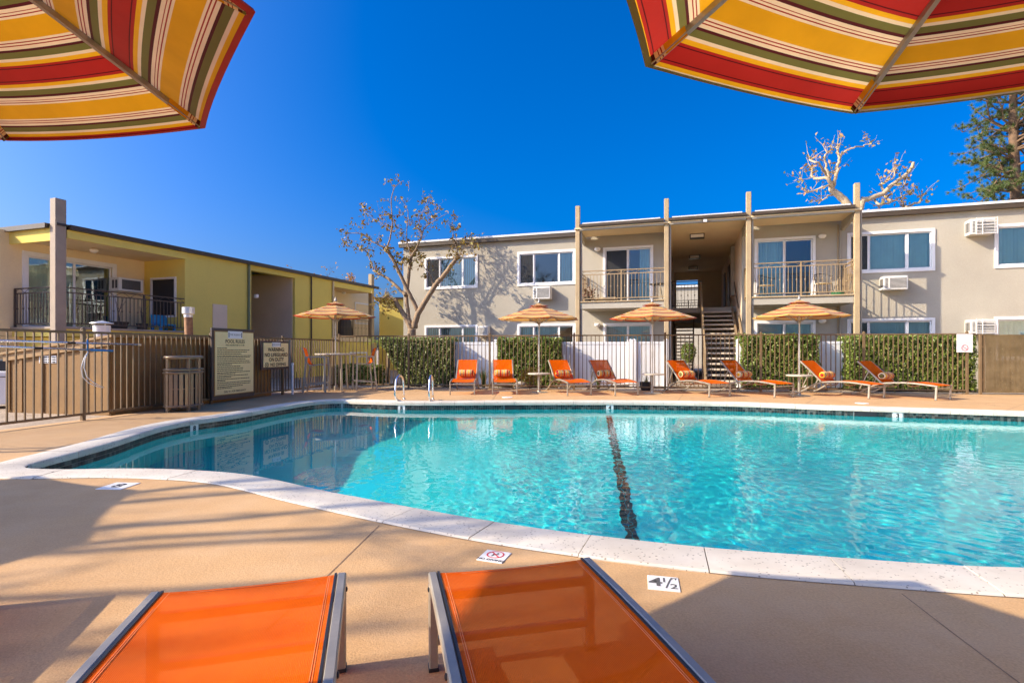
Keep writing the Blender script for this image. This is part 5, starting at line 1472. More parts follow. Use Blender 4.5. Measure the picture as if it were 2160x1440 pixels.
# 5: bare tree left of the frame whose branches streak the deck with shade
T = TreeB(31); base = Vector((-12.6, 0.2, 0))
t = thing('bare_tree', 'leafless tree left of the frame, throwing branch shadows over the deck', 'tree', base, 0)
T.limb([(0,0,0),(0.1,0.1,2.5),(0.2,0.2,5.0)], 0.22, 0.14)
for k in range(10):
    y1 = -1.45 + 0.42*k + T.r.uniform(-.15,.15)
    path, rs = T.limb([(0.15,0.15,2.6+0.2*(k%4)), (0.3, y1*0.6, 4.2+0.2*(k%3)), (T.r.uniform(-0.3,0.9), y1, 5.6+T.r.uniform(-0.6,0.6)), (T.r.uniform(-0.5,1.5), y1*1.15, 7.4+T.r.uniform(-0.5,0.5))], 0.09, 0.035, 0.03)
    T.twigs(path, [r_*1.4 for r_ in rs], 8, 1.2, 0.5, 0.65, 0.35, 2)
T.b.build('trunk', M_DKBARK, t)
# ------------------------------------------------------------------ tables, chairs, bin, rails
M_TABLE = mat('mottled_table_top', (0.48, 0.42, 0.33), 0.55, var=0.2, vs=14, ws=False)
def low_table(label, px, Y):
    p = at(px, HOR, Y); t = thing('side_table', label, 'table', (p.x, p.y, 0), 0, 'low round tables under the far umbrellas')
    b = MB(); b.lathe([(0.022,0.485),(0.30,0.485),(0.305,0.495),(0.305,0.512),(0.298,0.52),(0.022,0.52)], 32); b.build('table_top', M_TABLE, t, smooth=True)
    b = MB(); b.lathe([(0.035,0.02),(0.035,0.484)], 16); b.build('column', M_FRAME, t, smooth=True)
    b = MB(); b.lathe([(0.24,0.0),(0.24,0.012),(0.05,0.03),(0.04,0.05)], 28); b.build('base_plate', M_FRAME, t, smooth=True)
low_table('low round table under the first far umbrella', 1137, 14.4)
low_table('low round table under the umbrella before the white gate', 1376, 14.1)
low_table('low round table under the umbrella right of the stairs', 1686, 13.4)
# bar height table in the corner
pc = at(708, HOR, 15.2)
t = thing('bar_table', 'bar height round table with umbrella in the left corner', 'table', (pc.x, pc.y, 0), 0)
b = MB(); b.lathe([(0.025,0.995),(0.55,0.995),(0.56,1.005),(0.56,1.03),(0.55,1.04),(0.025,1.04)], 36); b.build('table_top', M_TABLE, t, smooth=True)
for k in range(4):
    a = math.pi/4+k*math.pi/2; d = Vector((math.cos(a), math.sin(a), 0)); b = MB(); b.bar(d*0.36, d*0.30+Vector((0,0,0.994)), 0.05, 0.05); b.build('leg', M_FRAME, t, bevel=0.004)
b = MB(); b.lathe([(0.05,0.0),(0.05,0.10),(0.03,0.12)], 14); b.build('umbrella_base', M_FRAME, t, smooth=True)
def bar_chair(label, loc, rotz):
    """faces local -y"""
    t = thing('bar_chair', label, 'chair', loc, rotz, 'bar chairs at the corner table')
    w_ = 0.27
    for s in (-1, 1):
        for y0, y1, nm in ((-0.27, -0.25, 'leg'), (0.30, 0.20, 'leg')):
            b = MB(); b.bar((s*w_, y0, 0), (s*w_, y1, 0.93 if y0 < 0 else 0.95), 0.038, 0.05, up=(0,1,0)); b.build(nm, M_FRAME, t, bevel=0.004)
        b = MB(); b.sweep([(s*w_, -0.28, 0.94), (s*w_, -0.1, 0.955), (s*w_, 0.22, 0.95)], 0.045, 0.035); b.build('armrest', M_FRAME, t, bevel=0.004)
        b = MB(); b.bar((s*w_, -0.26, 0.26), (s*w_, 0.27, 0.22), 0.028, 0.03); b.build('stretcher', M_FRAME, t)
        b = MB(); prof = [(-0.24,0.735),(-0.12,0.755),(0.06,0.725),(0.15,0.74),(0.20,0.80),(0.25,0.95),(0.30,1.14),(0.345,1.20)]
        b.sweep([(s*(w_-0.04), y, z) for y, z in prof], 0.028, 0.028); b.build('sling_rail', M_FRAME, t)
    b = MB(); b.bar((-w_, -0.265, 0.26), (w_, -0.265, 0.26), 0.028, 0.03); b.build('footrest', M_FRAME, t)
    b = MB(); V = []; xs_ = np.linspace(-w_+0.05, w_-0.05, 5)
    for y, z in prof:
        V += [(x, y, z+0.006-0.012*(1-(x/w_)**2)) for x in xs_]
    b.add(V, [(r*5+i, r*5+i+1, (r+1)*5+i+1, (r+1)*5+i) for r in range(len(prof)-1) for i in range(4)]); b.build('sling', M_SLING, t, smooth='all')
cl = G(668, 827); bar_chair('bar chair left of the corner table, seen side on by the fence', (cl.x, cl.y, 0), R(99))
cr = G(768, 821); bar_chair('bar chair right of the corner table with bright orange back', (cr.x, cr.y, 0), R(-62))
# litter bin
bx_ = thing('litter_bin', 'oval bronze slatted litter bin with hood against the left fence', 'bin', (-6.22, 10.15, 0), R(76))
M_BIN = mat('bronze_bin_metal', (0.30, 0.21, 0.125), 0.42, 0.35, var=0.12, vs=6, ws=False)
sxe, sye = 1.0, 0.66; rb_ = 0.36
for z in (0.10, 0.72, 0.775):
    b = MB(); pts = [(rb_*1.02*sxe*math.cos(a), rb_*1.02*sye*math.sin(a), z) for a in np.linspace(0, 2*math.pi, 33)]; b.tube(pts, 0.024 if z > 0.2 else 0.02, 8); b.build('ring', M_BIN, bx_, smooth=True)
for k in range(22):
    a = 2*math.pi*k/22; c_ = Vector((rb_*sxe*math.cos(a), rb_*sye*math.sin(a), 0)); n_ = Vector((math.cos(a)/sxe, math.sin(a)/sye, 0)).normalized(); s_ = Vector((-n_.y, n_.x, 0))
    b = MB(); hw_ = 0.030; V = []
    for q in (-1, 1):
        for o in (0.0, 0.008):
            V += [c_+s_*hw_*q+n_*o+Vector((0,0,0.11)), c_+s_*hw_*q+n_*o+Vector((0,0,0.71))]
    b.add(V, [(2,6,7,3),(0,1,5,4),(0,2,3,1),(4,5,7,6),(1,3,7,5),(0,4,6,2)]); b.build('slat', M_BIN, bx_)
b = MB(); b.lathe([(rb_*0.93,0.10),(rb_*0.93,0.70)], 28, sx=sxe, sy=sye); b.build('liner', M_BLACK, bx_, smooth=True)
b = MB(); pts = [(rb_*0.98*sxe*math.cos(a), rb_*0.98*sye*math.sin(a), 0.42) for a in np.linspace(0, 2*math.pi, 33)]; b.tube(pts, 0.010, 6); b.build('ring', M_BIN, bx_, smooth=True)
b = MB(); pts = [(rb_*0.98*sxe*math.cos(a), rb_*0.98*sye*math.sin(a), 1.0) for a in np.linspace(0, 2*math.pi, 33)]; b.tube(pts, 0.032, 10); b.build('hood_ring', M_BIN, bx_, smooth=True)
b = MB(); b.lathe([(rb_*0.94,0.995),(rb_*0.7,1.005),(0.02,1.01)], 28, sx=sxe, sy=sye); b.build('hood', M_BIN, bx_, smooth=True)
for a in (0.0, 1.25, math.pi-1.25, math.pi, math.pi+1.25, -1.25):
    c_ = Vector((rb_*0.99*sxe*math.cos(a), rb_*0.99*sye*math.sin(a), 0)); b = MB(); b.bar(c_+Vector((0,0,0.0)), c_+Vector((0,0,1.0)), 0.035, 0.045); b.build('upright', M_BIN, bx_)
# grab rails at the pool edge
def grab(label, pxa, pya):
    p = G(pxa, pya); s = min(np.linspace(0, PER, 2000), key=lambda q: (PO(q)[0]-p.xy).length); q, n, tt = PO(s)
    rz = math.atan2(n.y, n.x)
    t = thing('grab_rail', label, 'handrail', (q.x, q.y, 0), rz, 'stainless grab rails at the far pool edge')
    b = MB(); pts = [(0.62,0,0.0)] + [(0.62-0.02*i,0,0.12+0.1*i) for i in range(3)] + [(0.35+0.22*math.cos(a), 0, 0.40+0.17*math.sin(a)) for a in np.linspace(0.2, math.pi*0.95, 9)] + [(0.10,0,0.28),(0.06,0,0.18),(0.12,0,0.08),(0.26,0,0.02),(0.34,0,0.0)]
    b.tube(pts, 0.021, 12); b.build('tube', M_CHROME, t, smooth='all')
    for x in (0.62, 0.335):
        b = MB(); b.lathe([(0.045,0.002),(0.045,0.014),(0.024,0.022)], 16, (x,0,0)); b.build('escutcheon', M_CHROME, t, smooth=True)
grab('left stainless grab rail at the far pool edge', 832, 848)
grab('right stainless grab rail at the far pool edge', 905, 848.5)
# poles hung on the left fence
M_ALU = mat('polished_pole_aluminium', (0.78, 0.79, 0.82), 0.25, 0.85, var=0.05, ws=False)
M_BLUE = mat('blue_plastic', (0.02, 0.22, 0.55), 0.4, var=0.05, ws=False)
def on_fence(s, z, off): 
    q = lfa + lfd*s; nrm = Vector((lfd.y, -lfd.x, 0)); return Vector((q.x+nrm.x*off, q.y+nrm.y*off, z))
def fence_z(px, py, off=0.1):
    q = on_fence(lf_s(px), 0, off); return CAM_H + (HOR-py)/FPX*q.y
s0, s1, s2 = lf_s(-120), lf_s(175), lf_s(284)
for (za, zb, sa, sb, lab) in ((fence_z(0,717), fence_z(284,727), s0, s2, 'longer upper telescopic pole hung along the left fence'), (fence_z(0,728), fence_z(180,738), s0, lf_s(182), 'lower telescopic pole with blue end hung along the left fence')):
    t = thing('telescopic_pole', lab, 'pole', on_fence(sa, za, 0.07), 0, 'poles hung on the left fence')
    q = on_fence(sb, zb, 0.07)-on_fence(sa, za, 0.07); b = MB(); b.tube([(0,0,0), q], 0.016, 10); b.build('tube', M_ALU, t, smooth='all')
    mid = q*0.55; b = MB(); b.tube([mid, mid+q.normalized()*0.12], 0.019, 10); b.build('clamp', M_BLACK, t, smooth='all')
    b = MB(); b.tube([q, q+q.normalized()*(0.40 if 'blue' in lab else 0.06)], 0.018, 10); b.build('grip', M_BLUE if 'blue' in lab else M_STUCCO_C, t, smooth='all')
t = thing('life_hook', 'white looped rescue hook hanging on the left fence post', 'hook', on_fence(lf_s(176), 0, 0.05), 0)
lx = lfd
def FP(px, py, off): return on_fence(lf_s(px), fence_z(px, py, off), off) - on_fence(lf_s(176), 0, 0.05)
b = MB()
for k, pl in enumerate(([(177,741),(168,755),(162,775),(165,795),(178,808),(196,815),(209,817)], [(177,741),(170,757),(168,775),(174,795),(190,808),(209,817)])):
    b.tube([FP(x, y, 0.09) for x, y in pl], 0.007, 6)
b.build('loop', M_SIGNWHT, t, smooth='all')
b = MB(); b.tube([FP(176,716,0.08), FP(176,740,0.08)], 0.010, 8); b.build('hanger', M_BLUE, t, smooth='all')
# shed with pool equipment behind the fence
sh_o = Vector((-7.15, 9.55)); sdir = lfd.xy; sn = Vector((-sdir.y, sdir.x)); SL = 4.35; SW = 2.4
shed = thing('equipment_shed', 'brown plywood pool equipment shed with sloping roof behind the left fence', 'shed', (sh_o.x, sh_o.y, 0), math.atan2(sdir.y, sdir.x))
ZSH = 1.36; ZSL = 1.06
b = MB()   # walls: local x along the fence, y away from it
b.add([(0,0,-0.05),(SL,0,-0.05),(SL,SW,-0.05),(0,SW,-0.05),(0,0,ZSH),(SL,0,ZSH),(SL,SW,ZSL),(0,SW,ZSL)], [(0,3,2,1),(4,5,6,7),(0,1,5,4),(1,2,6,5),(2,3,7,6),(3,0,4,7)]); b.build('wall', M_SHED, shed)
b = MB(); b.add([(-0.08,-0.10,ZSH+0.012),(SL+0.06,-0.10,ZSH+0.012),(SL+0.06,SW+0.1,ZSL-0.01),(-0.08,SW+0.1,ZSL-0.01)] + [(-0.08,-0.10,ZSH+0.055),(SL+0.06,-0.10,ZSH+0.055),(SL+0.06,SW+0.1,ZSL+0.03),(-0.08,SW+0.1,ZSL+0.03)], [(0,3,2,1),(4,5,6,7),(0,1,5,4),(1,2,6,5),(2,3,7,6),(3,0,4,7)]); b.build('roof', M_SHEDTRIM, shed)
b = MB(); b.add([(-0.045,-0.04,ZSH-0.13),(-0.004,-0.04,ZSH-0.13),(-0.004,SW+0.04,ZSL-0.13),(-0.045,SW+0.04,ZSL-0.13),(-0.045,-0.04,ZSH+0.005),(-0.004,-0.04,ZSH+0.005),(-0.004,SW+0.04,ZSL+0.005),(-0.045,SW+0.04,ZSL+0.005)], [(0,3,2,1),(4,5,6,7),(0,1,5,4),(1,2,6,5),(2,3,7,6),(3,0,4,7)]); b.build('rake_board', M_SHEDTRIM, shed)
for y in (0.05, 0.55, 1.05, 1.55, 2.05, SW-0.05):
    zt = ZSH + (ZSL-ZSH)*y/SW - 0.14; b = MB(); b.box(-0.022, -0.004, y-0.035, y+0.035, 0, zt); b.build('batten', M_SHED, shed)
b = MB(); b.box(0.005, SL, -0.022, -0.003, ZSH-0.16, ZSH-0.02); b.build('trim_board', M_SHED, shed)
for x in np.arange(0.05, SL, 1.1):
    b = MB(); b.box(x-0.03, x+0.03, -0.021, -0.002, 0, ZSH-0.165); b.build('batten', M_SHED, shed)
b = MB(); b.box(-0.012, -0.003, 1.22, 1.62, ZSL-0.24+0.08, ZSL-0.10+0.08); vt = b.build('vent_grille', M_SIGNWHT, shed)
b = MB()
for r_ in range(3):
    for c_ in range(4): b.box(-0.015, -0.013, 1.235+c_*0.098, 1.235+c_*0.098+0.075, ZSL-0.152+r_*0.043, ZSL-0.152+r_*0.043+0.024)
b.build('louvre', M_BLACK, vt)
M_GALV = mat('galvanised_flue', (0.66, 0.65, 0.63), 0.35, 0.6, var=0.1, vs=8, ws=False)
M_RUST = mat('rusted_flue', (0.30, 0.17, 0.09), 0.6, 0.5, var=0.35, vs=14, ws=False)
fl1 = MB(); fl1.tube([(0.35,0.62,ZSH-0.12),(0.35,0.62,1.60)], 0.12, 20); fl1.lathe([(0.135,-0.12),(0.135,0.0)], 20, (0.35,0.62,1.60)); fo = fl1.build('flue', M_FRAMEW, shed, smooth=True)
b = MB(); b.lathe([(0.01,0.09),(0.18,0.045),(0.185,0.035),(0.01,0.04)], 20, (0.35,0.62,1.60)); b.build('rain_cap', M_GALV, fo, smooth=True)
b = MB()
for a in (0.3, 2.4, 4.5): b.bar((0.35+0.10*math.cos(a),0.62+0.10*math.sin(a),1.59), (0.35+0.10*math.cos(a),0.62+0.10*math.sin(a),1.65), 0.02, 0.005)
b.build('cap_strut', M_GALV, fo)
b = MB(); b.tube([(2.25,0.5,ZSH-0.1),(2.23,0.5,1.88)], 0.085, 18); f2 = b.build('flue', M_RUST, shed, smooth=True)
b = MB(); b.lathe([(0.09,0.0),(0.09,0.06),(0.125,0.08),(0.125,0.22),(0.10,0.225)], 20, (2.23,0.5,1.86)); b.build('flue_cap', M_GALV, f2, smooth=True)
# pale appliance box and dark board left of the shed
q = at(8, HOR, 10.6); t = thing('white_cabinet', 'white boxy cabinet half seen behind the fence at the left edge', 'cabinet', (q.x-0.3, q.y, 0), R(12))
b = MB(); b.box(-0.7, 0.42, 0, 0.7, 0.05, 0.72); b.build('body', M_FRAMEW, t, bevel=0.03, bseg=2)
b = MB(); b.box(-0.71, 0.43, -0.01, 0.71, 0.60, 0.615); b.build('lid_seam', M_BLACK, t)
b = MB(); b.box(-0.5, 0.32, 0.05, 0.6, 0.722, 0.95); b.build('top_unit', M_BLACK, t, bevel=0.02)
# white capped pipe beside the warning sign
q = G(617, 832); t = thing('standpipe', 'thin white standpipe at the end of the dark boards by the fence', 'pipe', (q.x, q.y, 0), 0)
b = MB(); b.tube([(0,0,0),(0,0,0.78)], 0.028, 10); b.build('pipe', M_FRAMEW, t, smooth=True)
b = MB(); b.lathe([(0.033,0.74),(0.033,0.80),(0.02,0.81)], 10); b.build('cap', M_FRAMEW, t, smooth=True)
# ------------------------------------------------------------------ signs on the fence and marks on the deck
def put_text(parent, s, size, x, z, mtl, weight=0.0, y=-0.004, sx=1.0, align='CENTER', name='lettering'):
    me = text_mesh(s, size, mtl, weight, 0.0, align, sx)
    o = link(name, me, parent, (x, y, z)); o.rotation_euler = (R(90), 0, 0); return o
def fence_sign(name, label, pxa, pxb, z0, z1, off=0.06):
    a = on_fence(lf_s(pxa), 0, off); c = on_fence(lf_s(pxb), 0, off); L = (c-a).length
    t = thing(name, label, 'sign', (a.x, a.y, 0), math.atan2(lfd.y, lfd.x), None); return t, L
# the signs face the pool: local -y
RZ0, RZ1 = 0.07, 1.61
t, L = fence_sign('pool_rules_sign', 'tall tan POOL RULES board in a brown frame on the left fence', 440, 530, RZ0, RZ1)
b = MB(); b.box(0, L, -0.02, 0.02, RZ0, RZ1); b.build('backing_board', M_SIGNBRN, t, bevel=0.004)
b = MB(); b.box(0.06, L-0.03, -0.028, -0.0205, RZ0+0.09, RZ1-0.06); b.build('rim', mat('copper_sign_rim', (0.36,0.19,0.05), 0.5), t)
b = MB(); b.box(0.08, L-0.05, -0.034, -0.0285, RZ0+0.11, RZ1-0.08); b.build('face', M_SIGNTAN, t)
cx = (0.08+L-0.05)/2; Wf = L-0.13; yt = -0.037
b = MB(); b.box(cx-0.22, cx+0.22, -0.040, -0.0345, RZ1-0.215, RZ1-0.055); pl = b.build('name_plate', M_SIGNWHT, t)
put_text(pl, 'THE ALBANY', 0.058, cx, RZ1-0.135, M_BROWNTXT, 0.0, -0.042)
b = MB(); b.box(cx-0.205, cx-0.185, -0.0425, -0.0405, RZ1-0.19, RZ1-0.085); b.box(cx+0.185, cx+0.205, -0.0425, -0.0405, RZ1-0.19, RZ1-0.085); b.build('brackets_mark', M_LEAD, pl)
put_text(t, 'POOL RULES', 0.105, cx, RZ1-0.285, M_BROWNTXT, 0.002, yt)
put_text(t, 'POOL HOURS 9 AM TO 10 PM', 0.043, cx, RZ1-0.365, M_BROWNTXT, 0.001, yt)
put_text(t, 'DIAL 911 FOR EMERGENCY', 0.056, cx, RZ0+0.16, M_BROWNTXT, 0.001, yt)
b = MB(); zl = RZ1-0.43
rows = [0.28, 0.92, 0.86, 0.68, 0.97, 0.93, 0.8, 0.92, 0.95, 0.4, 0.66, 0.74, 0.72, 0.94, 0.5, 0.88, 0.38, 0.92, 0.22, 0.96, 0.95, 0.72, 0.4]
for k, r_ in enumerate(rows):
    x = 0.13; end = 0.13+(Wf-0.10)*r_
    while x < end:
        w_ = random.uniform(0.025, 0.085); x1 = min(end, x+w_)
        if x1-x > 0.01: b.box(x, x1, yt, yt+0.0015, zl-0.008, zl+0.008)
        x = x1+0.012
    zl -= 0.0325 if rows[min(k+1, len(rows)-1)] in (0.93, 0.4, 0.5, 0.38, 0.22) else 0.042
o = b.build('small_print', M_BROWNTXT, t); o['kind'] = 'stuff'
for x in (0.03, L-0.015):
    for z in (RZ0+0.03, RZ1-0.03):
        b = MB(); b.lathe([(0.009,0),(0.006,0.006)], 8, (0,0,0)); b.v = [(vx+x, -0.02-vz, vy+z) for vx, vy, vz in b.v]; b.build('screw', M_CHROME, t)
# warning sign
WZ0, WZ1 = 0.66, 1.36
t, L = fence_sign('warning_sign', 'square tan WARNING NO LIFEGUARD ON DUTY sign on the left fence', 545, 604, WZ0, WZ1)
b = MB(); b.box(0, L, -0.02, 0.02, WZ0, WZ1); b.build('backing_board', M_SIGNBRN, t, bevel=0.004)
b = MB(); b.box(0.07, L-0.05, -0.030, -0.0205, WZ0+0.06, WZ1-0.05); b.build('face', M_SIGNTAN, t)
cx = (0.07+L-0.05)/2; yt = -0.034
b = MB(); b.box(cx-0.17, cx+0.17, -0.036, -0.0305, WZ1-0.145, WZ1-0.035); pl = b.build('name_plate', M_SIGNWHT, t)
put_text(pl, 'THE ALBANY', 0.045, cx, WZ1-0.09, M_BROWNTXT, 0.0, -0.038)
b = MB(); b.box(cx-0.16, cx-0.145, -0.0385, -0.0365, WZ1-0.13, WZ1-0.05); b.box(cx+0.145, cx+0.16, -0.0385, -0.0365, WZ1-0.13, WZ1-0.05); b.build('brackets_mark', M_LEAD, pl)
for s_, z, sz in (('WARNING:', WZ1-0.215, 0.125), ('NO LIFEGUARD', WZ1-0.345, 0.125), ('ON DUTY', WZ1-0.462, 0.125)):
    put_text(t, s_, sz, cx, z, M_BROWNTXT, 0.004, yt)
put_text(t, 'NO DIVING', 0.115, cx+0.07, WZ1-0.585, M_BROWNTXT, 0.003, yt)
b = MB(); c_ = Vector((cx-0.36, yt, WZ1-0.585)); pts = [c_+Vector((0.058*math.cos(a), 0, 0.058*math.sin(a))) for a in np.linspace(0, 2*math.pi, 25)]; b.tube(pts, 0.007, 5)
b.bar(c_+Vector((-0.04,0,0.04)), c_+Vector((0.04,0,-0.04)), 0.012, 0.006); b.bar(c_+Vector((-0.02,0.001,-0.02)), c_+Vector((0.03,0.001,0.03)), 0.014, 0.006); b.build('no_diving_symbol', M_BROWNTXT, t)
# white notice on the far fence
sN = bf_s(2033); q = bfa + bfd*sN; nrm = Vector((bfd.y, -bfd.x, 0)); q = q + nrm*0.03
t = thing('notice_sign', 'small pale notice with a red prohibition circle on the right fence', 'sign', (q.x, q.y, 0), math.atan2(bfd.y, bfd.x))
zt, zb = 1.55, 1.08; hw_ = 0.185
b = MB(); b.box(-hw_, hw_, -0.006, 0.002, zb, zt); b.build('plate', M_SIGNWHT, t, bevel=0.0)
b = MB(); b.box(-0.13, 0.12, -0.0085, -0.0065, zt-0.19, zt-0.07); b.build('pale_panel', mat('pale_blue_print', (0.62,0.72,0.76), 0.5), t)
b = MB(); b.box(-hw_+0.02, hw_-0.02, -0.0085, -0.0065, zt-0.232, zt-0.226); b.build('rule_line', mat('grey_print', (0.35,0.37,0.38), 0.5), t)
b = MB(); c_ = Vector((0, -0.008, zb+0.115)); pts = [c_+Vector((0.072*math.cos(a), 0, 0.072*math.sin(a))) for a in np.linspace(0, 2*math.pi, 25)]; b.tube(pts, 0.006, 5); b.bar(c_+Vector((-0.05,0,0.05)), c_+Vector((0.05,0,-0.05)), 0.012, 0.004); b.build('prohibition_ring', M_REDTXT, t)
b = MB(); b.bar(c_+Vector((-0.045,0.001,-0.01)), c_+Vector((0.04,0.001,-0.01)), 0.014, 0.003); b.build('pictogram', M_LEAD, t)

# deck tiles
M_TILEW = mat('white_marker_tile', (0.72, 0.71, 0.68), 0.4, var=0.06, vs=20, ws=False, stain=0.3, sscale=12)
def flat_text(parent, s, size, x, y, mtl, weight=0.0, sx=1.0):
    return link('lettering', text_mesh(s, size, mtl, weight, 0.0, 'CENTER', sx), parent, (x, y, 0.0062))
def marker(name, label, c, rz, w_, h_):
    t = thing(name, label, 'depth mark', (c.x, c.y, 0), rz, 'marker tiles set in the deck')
    b = MB(); b.box(-w_/2, w_/2, -h_/2, h_/2, -0.01, 0.005); b.build('tile', M_TILEW, t, bevel=0.002); return t
c = (G(1028,1158)+G(1078,1166)+G(1059,1190)+G(1005,1182))/4
t = marker('no_diving_tile', 'white NO DIVING tile with red circle set in the deck', c, R(-20), 0.15, 0.155)
flat_text(t, 'NO DIVING', 0.030, 0, -0.058, M_LEAD, 0.0008)
b = MB(); pts = [(0.052*math.cos(a), 0.018+0.052*math.sin(a), 0.0062) for a in np.linspace(0, 2*math.pi, 33)]
V = []; 
for a in np.linspace(0, 2*math.pi, 41)[:-1]: V += [(0.050*math.cos(a), 0.018+0.050*math.sin(a), 0.0066), (0.042*math.cos(a), 0.018+0.042*math.sin(a), 0.0066)]
b.add(V, [(2*i, 2*((i+1) % 40), 2*((i+1) % 40)+1, 2*i+1) for i in range(40)]); b.add([(-0.034,0.046,0.0068),(-0.028,0.052,0.0068),(0.034,-0.010,0.0068),(0.028,-0.016,0.0068)], [(3,2,1,0)]); b.build('prohibition_ring', M_REDTXT, t)
b = MB(); b.add([(-0.016,0.024,0.0062),(0.018,0.028,0.0062),(0.018,0.021,0.0062),(-0.016,0.016,0.0062), (-0.012,0.016,0.0062),(-0.003,0.016,0.0062),(-0.010,-0.008,0.0062),(-0.018,-0.008,0.0062), (0.004,0.043,0.0062),(0.014,0.043,0.0062),(0.014,0.033,0.0062),(0.004,0.033,0.0062)], [(3,2,1,0),(7,6,5,4),(11,10,9,8)]); b.build('diver_figure', M_LEAD, t)
c = (G(1365.6,1211.5)+G(1431.5,1218)+G(1435,1250.7)+G(1366.7,1244))/4
M_GREYTXT = mat('worn_grey_lettering', (0.10, 0.095, 0.085), 0.6, var=0.25, vs=30, ws=False)
t = marker('depth_tile', 'white depth tile marked 4 1/2 FT beside the coping', c, R(-13), 0.15, 0.16)
flat_text(t, '4', 0.135, -0.038, 0.0, M_GREYTXT, 0.0022); flat_text(t, '1', 0.07, 0.004, 0.030, M_GREYTXT, 0.0012); flat_text(t, '2', 0.075, 0.048, -0.036, M_GREYTXT, 0.0012); flat_text(t, 'FT', 0.032, 0.052, 0.052, M_GREYTXT, 0.001)
b = MB(); b.add([(0.006,-0.058,0.0062),(0.014,-0.058,0.0062),(0.040,0.050,0.0062),(0.032,0.050,0.0062)], [(0,1,2,3)]); b.build('fraction_bar', M_GREYTXT, t)
c = G(250, 1025); t = marker('depth_tile', 'white depth tile marked 8 by the left coping half in shade', c, R(-3), 0.22, 0.22); flat_text(t, '8', 0.17, 0, 0, M_LEAD, 0.004)
# skimmer lids in the far deck
for px, py, lab in ((1070, 838, 'white round skimmer lid in the deck near the second lounger'), (1818, 850.5, 'white round skimmer lid in the deck near the right loungers')):
    q = G(px, py); t = thing('skimmer_lid', lab, 'lid', (q.x, q.y, 0), 0, 'skimmer lids in the far deck')
    b = MB(); b.lathe([(0.13,0.001),(0.13,0.007),(0.12,0.009)], 24); b.build('lid', M_SIGNWHT, t, smooth=True)
    b = MB(); b.box(-0.03, 0.03, -0.008, 0.008, 0.0095, 0.011); b.build('finger_slot', M_BLACK, t)

# waterline tiles
TS = 0.050; ROWS = 3; z_t = -0.066
tile_v = []; tile_f = []; tile_c = []
pal = [(0.020,0.028,0.026),(0.045,0.058,0.052),(0.075,0.085,0.075),(0.030,0.036,0.034),(0.11,0.115,0.10),(0.055,0.05,0.042)]
def m_tile():
    m, nt, out = nodes_of('glazed_mosaic_tile')
    a = N(nt, 'ShaderNodeVertexColor'); a.layer_name = 'tone'
    p = N(nt, 'ShaderNodeBsdfPrincipled', Roughness=0.28); nt.links.new(a.outputs[0], p.inputs['Base Color']); nt.links.new(p.outputs[0], out.inputs[0]); return m
def m_tile1():
    m, nt, out = nodes_of('glazed_single_tile')
    oi = N(nt, 'ShaderNodeObjectInfo'); c = ramp(nt, oi.outputs['Random'], [(i/6, x) for i, x in enumerate(pal)], 'CONSTANT')
    p = N(nt, 'ShaderNodeBsdfPrincipled', Roughness=0.28); nt.links.new(c, p.inputs['Base Color']); nt.links.new(p.outputs[0], out.inputs[0]); return m
M_TILE = m_tile(); M_TILE1 = m_tile1()
M_GROUT = mat('pale_tile_grout', (0.42, 0.42, 0.38), 0.9, var=0.1)
b = MB(); vs = []
for i in range(NP):
    p, n, tt = PO(PER*i/NP); q = p + n*0.024; vs += [(q.x, q.y, -0.06), (q.x, q.y, z_t-TS*ROWS-0.01)]
b.add(vs, [(2*i, 2*i+1, 2*((i+1) % NP)+1, 2*((i+1) % NP)) for i in range(NP)]); b.build('grout_band', M_GROUT, pool)
single = MB(); hw_ = TS/2-0.002; single.box(-hw_, hw_, -0.004, 0.004, -hw_, hw_); sme = single.mesh('tile', M_TILE1)
def near_s(px, py): 
    g = G(px, py).xy; return min(np.linspace(0, PER, 4000), key=lambda s: (PO(s)[0]-g).length)
marks = [(near_s(416, 887), '8'), (near_s(848, 848), '8'), (near_s(1286, 847.5), '4'), (near_s(1892, 862.5), '3')]
skims = [near_s(1082, 848), near_s(1826, 861)]
nt_ = int(PER/TS)
for i in range(nt_):
    s = (i+0.5)*TS; p, n, tt = PO(s)
    tocam = Vector((0,0))-p
    if n.dot(tocam) > 0.0: continue                    # inner face turned away from the viewer's side: out of sight
    if any(abs(s-m_) < 0.085 for m_, _ in marks) or any(abs(s-m_) < 0.20 for m_ in skims): continue
    pxc = 1080+p.x/p.y*FPX
    for r_ in range(ROWS):
        z = z_t-TS*(r_+0.5)
        if r_ == ROWS-1 and random.random() < 0.3: pass
        q = p + n*0.020
        if pxc < 430 and p.y < 9.2:
            o = link('tile', sme, pool, (q.x, q.y, z), math.atan2(tt.y, tt.x)); continue
        bs_ = len(tile_v); col = random.choice(pal)
        for du, dz in ((-1,-1),(1,-1),(1,1),(-1,1)):
            w2 = q + tt*hw_*du - n*0.004; tile_v.append((w2.x, w2.y, z+hw_*dz))
        for du, dz in ((-1,-1),(1,-1),(1,1),(-1,1)):
            w2 = q + tt*hw_*du + n*0.004; tile_v.append((w2.x, w2.y, z+hw_*dz))
        tile_f += [(bs_,bs_+1,bs_+2,bs_+3),(bs_,bs_+4,bs_+5,bs_+1),(bs_+1,bs_+5,bs_+6,bs_+2),(bs_+2,bs_+6,bs_+7,bs_+3),(bs_+3,bs_+7,bs_+4,bs_)]
        tile_c += [col]*8
me = bpy.data.meshes.new('waterline_tiles'); me.from_pydata(tile_v, [], tile_f); me.materials.append(M_TILE)
ca = me.color_attributes.new('tone', 'FLOAT_COLOR', 'POINT'); ca.data.foreach_set('color', np.array([(*c_, 1.0) for c_ in tile_c], np.float32).ravel())
o = link('waterline_tiles', me, pool); o['kind'] = 'stuff'
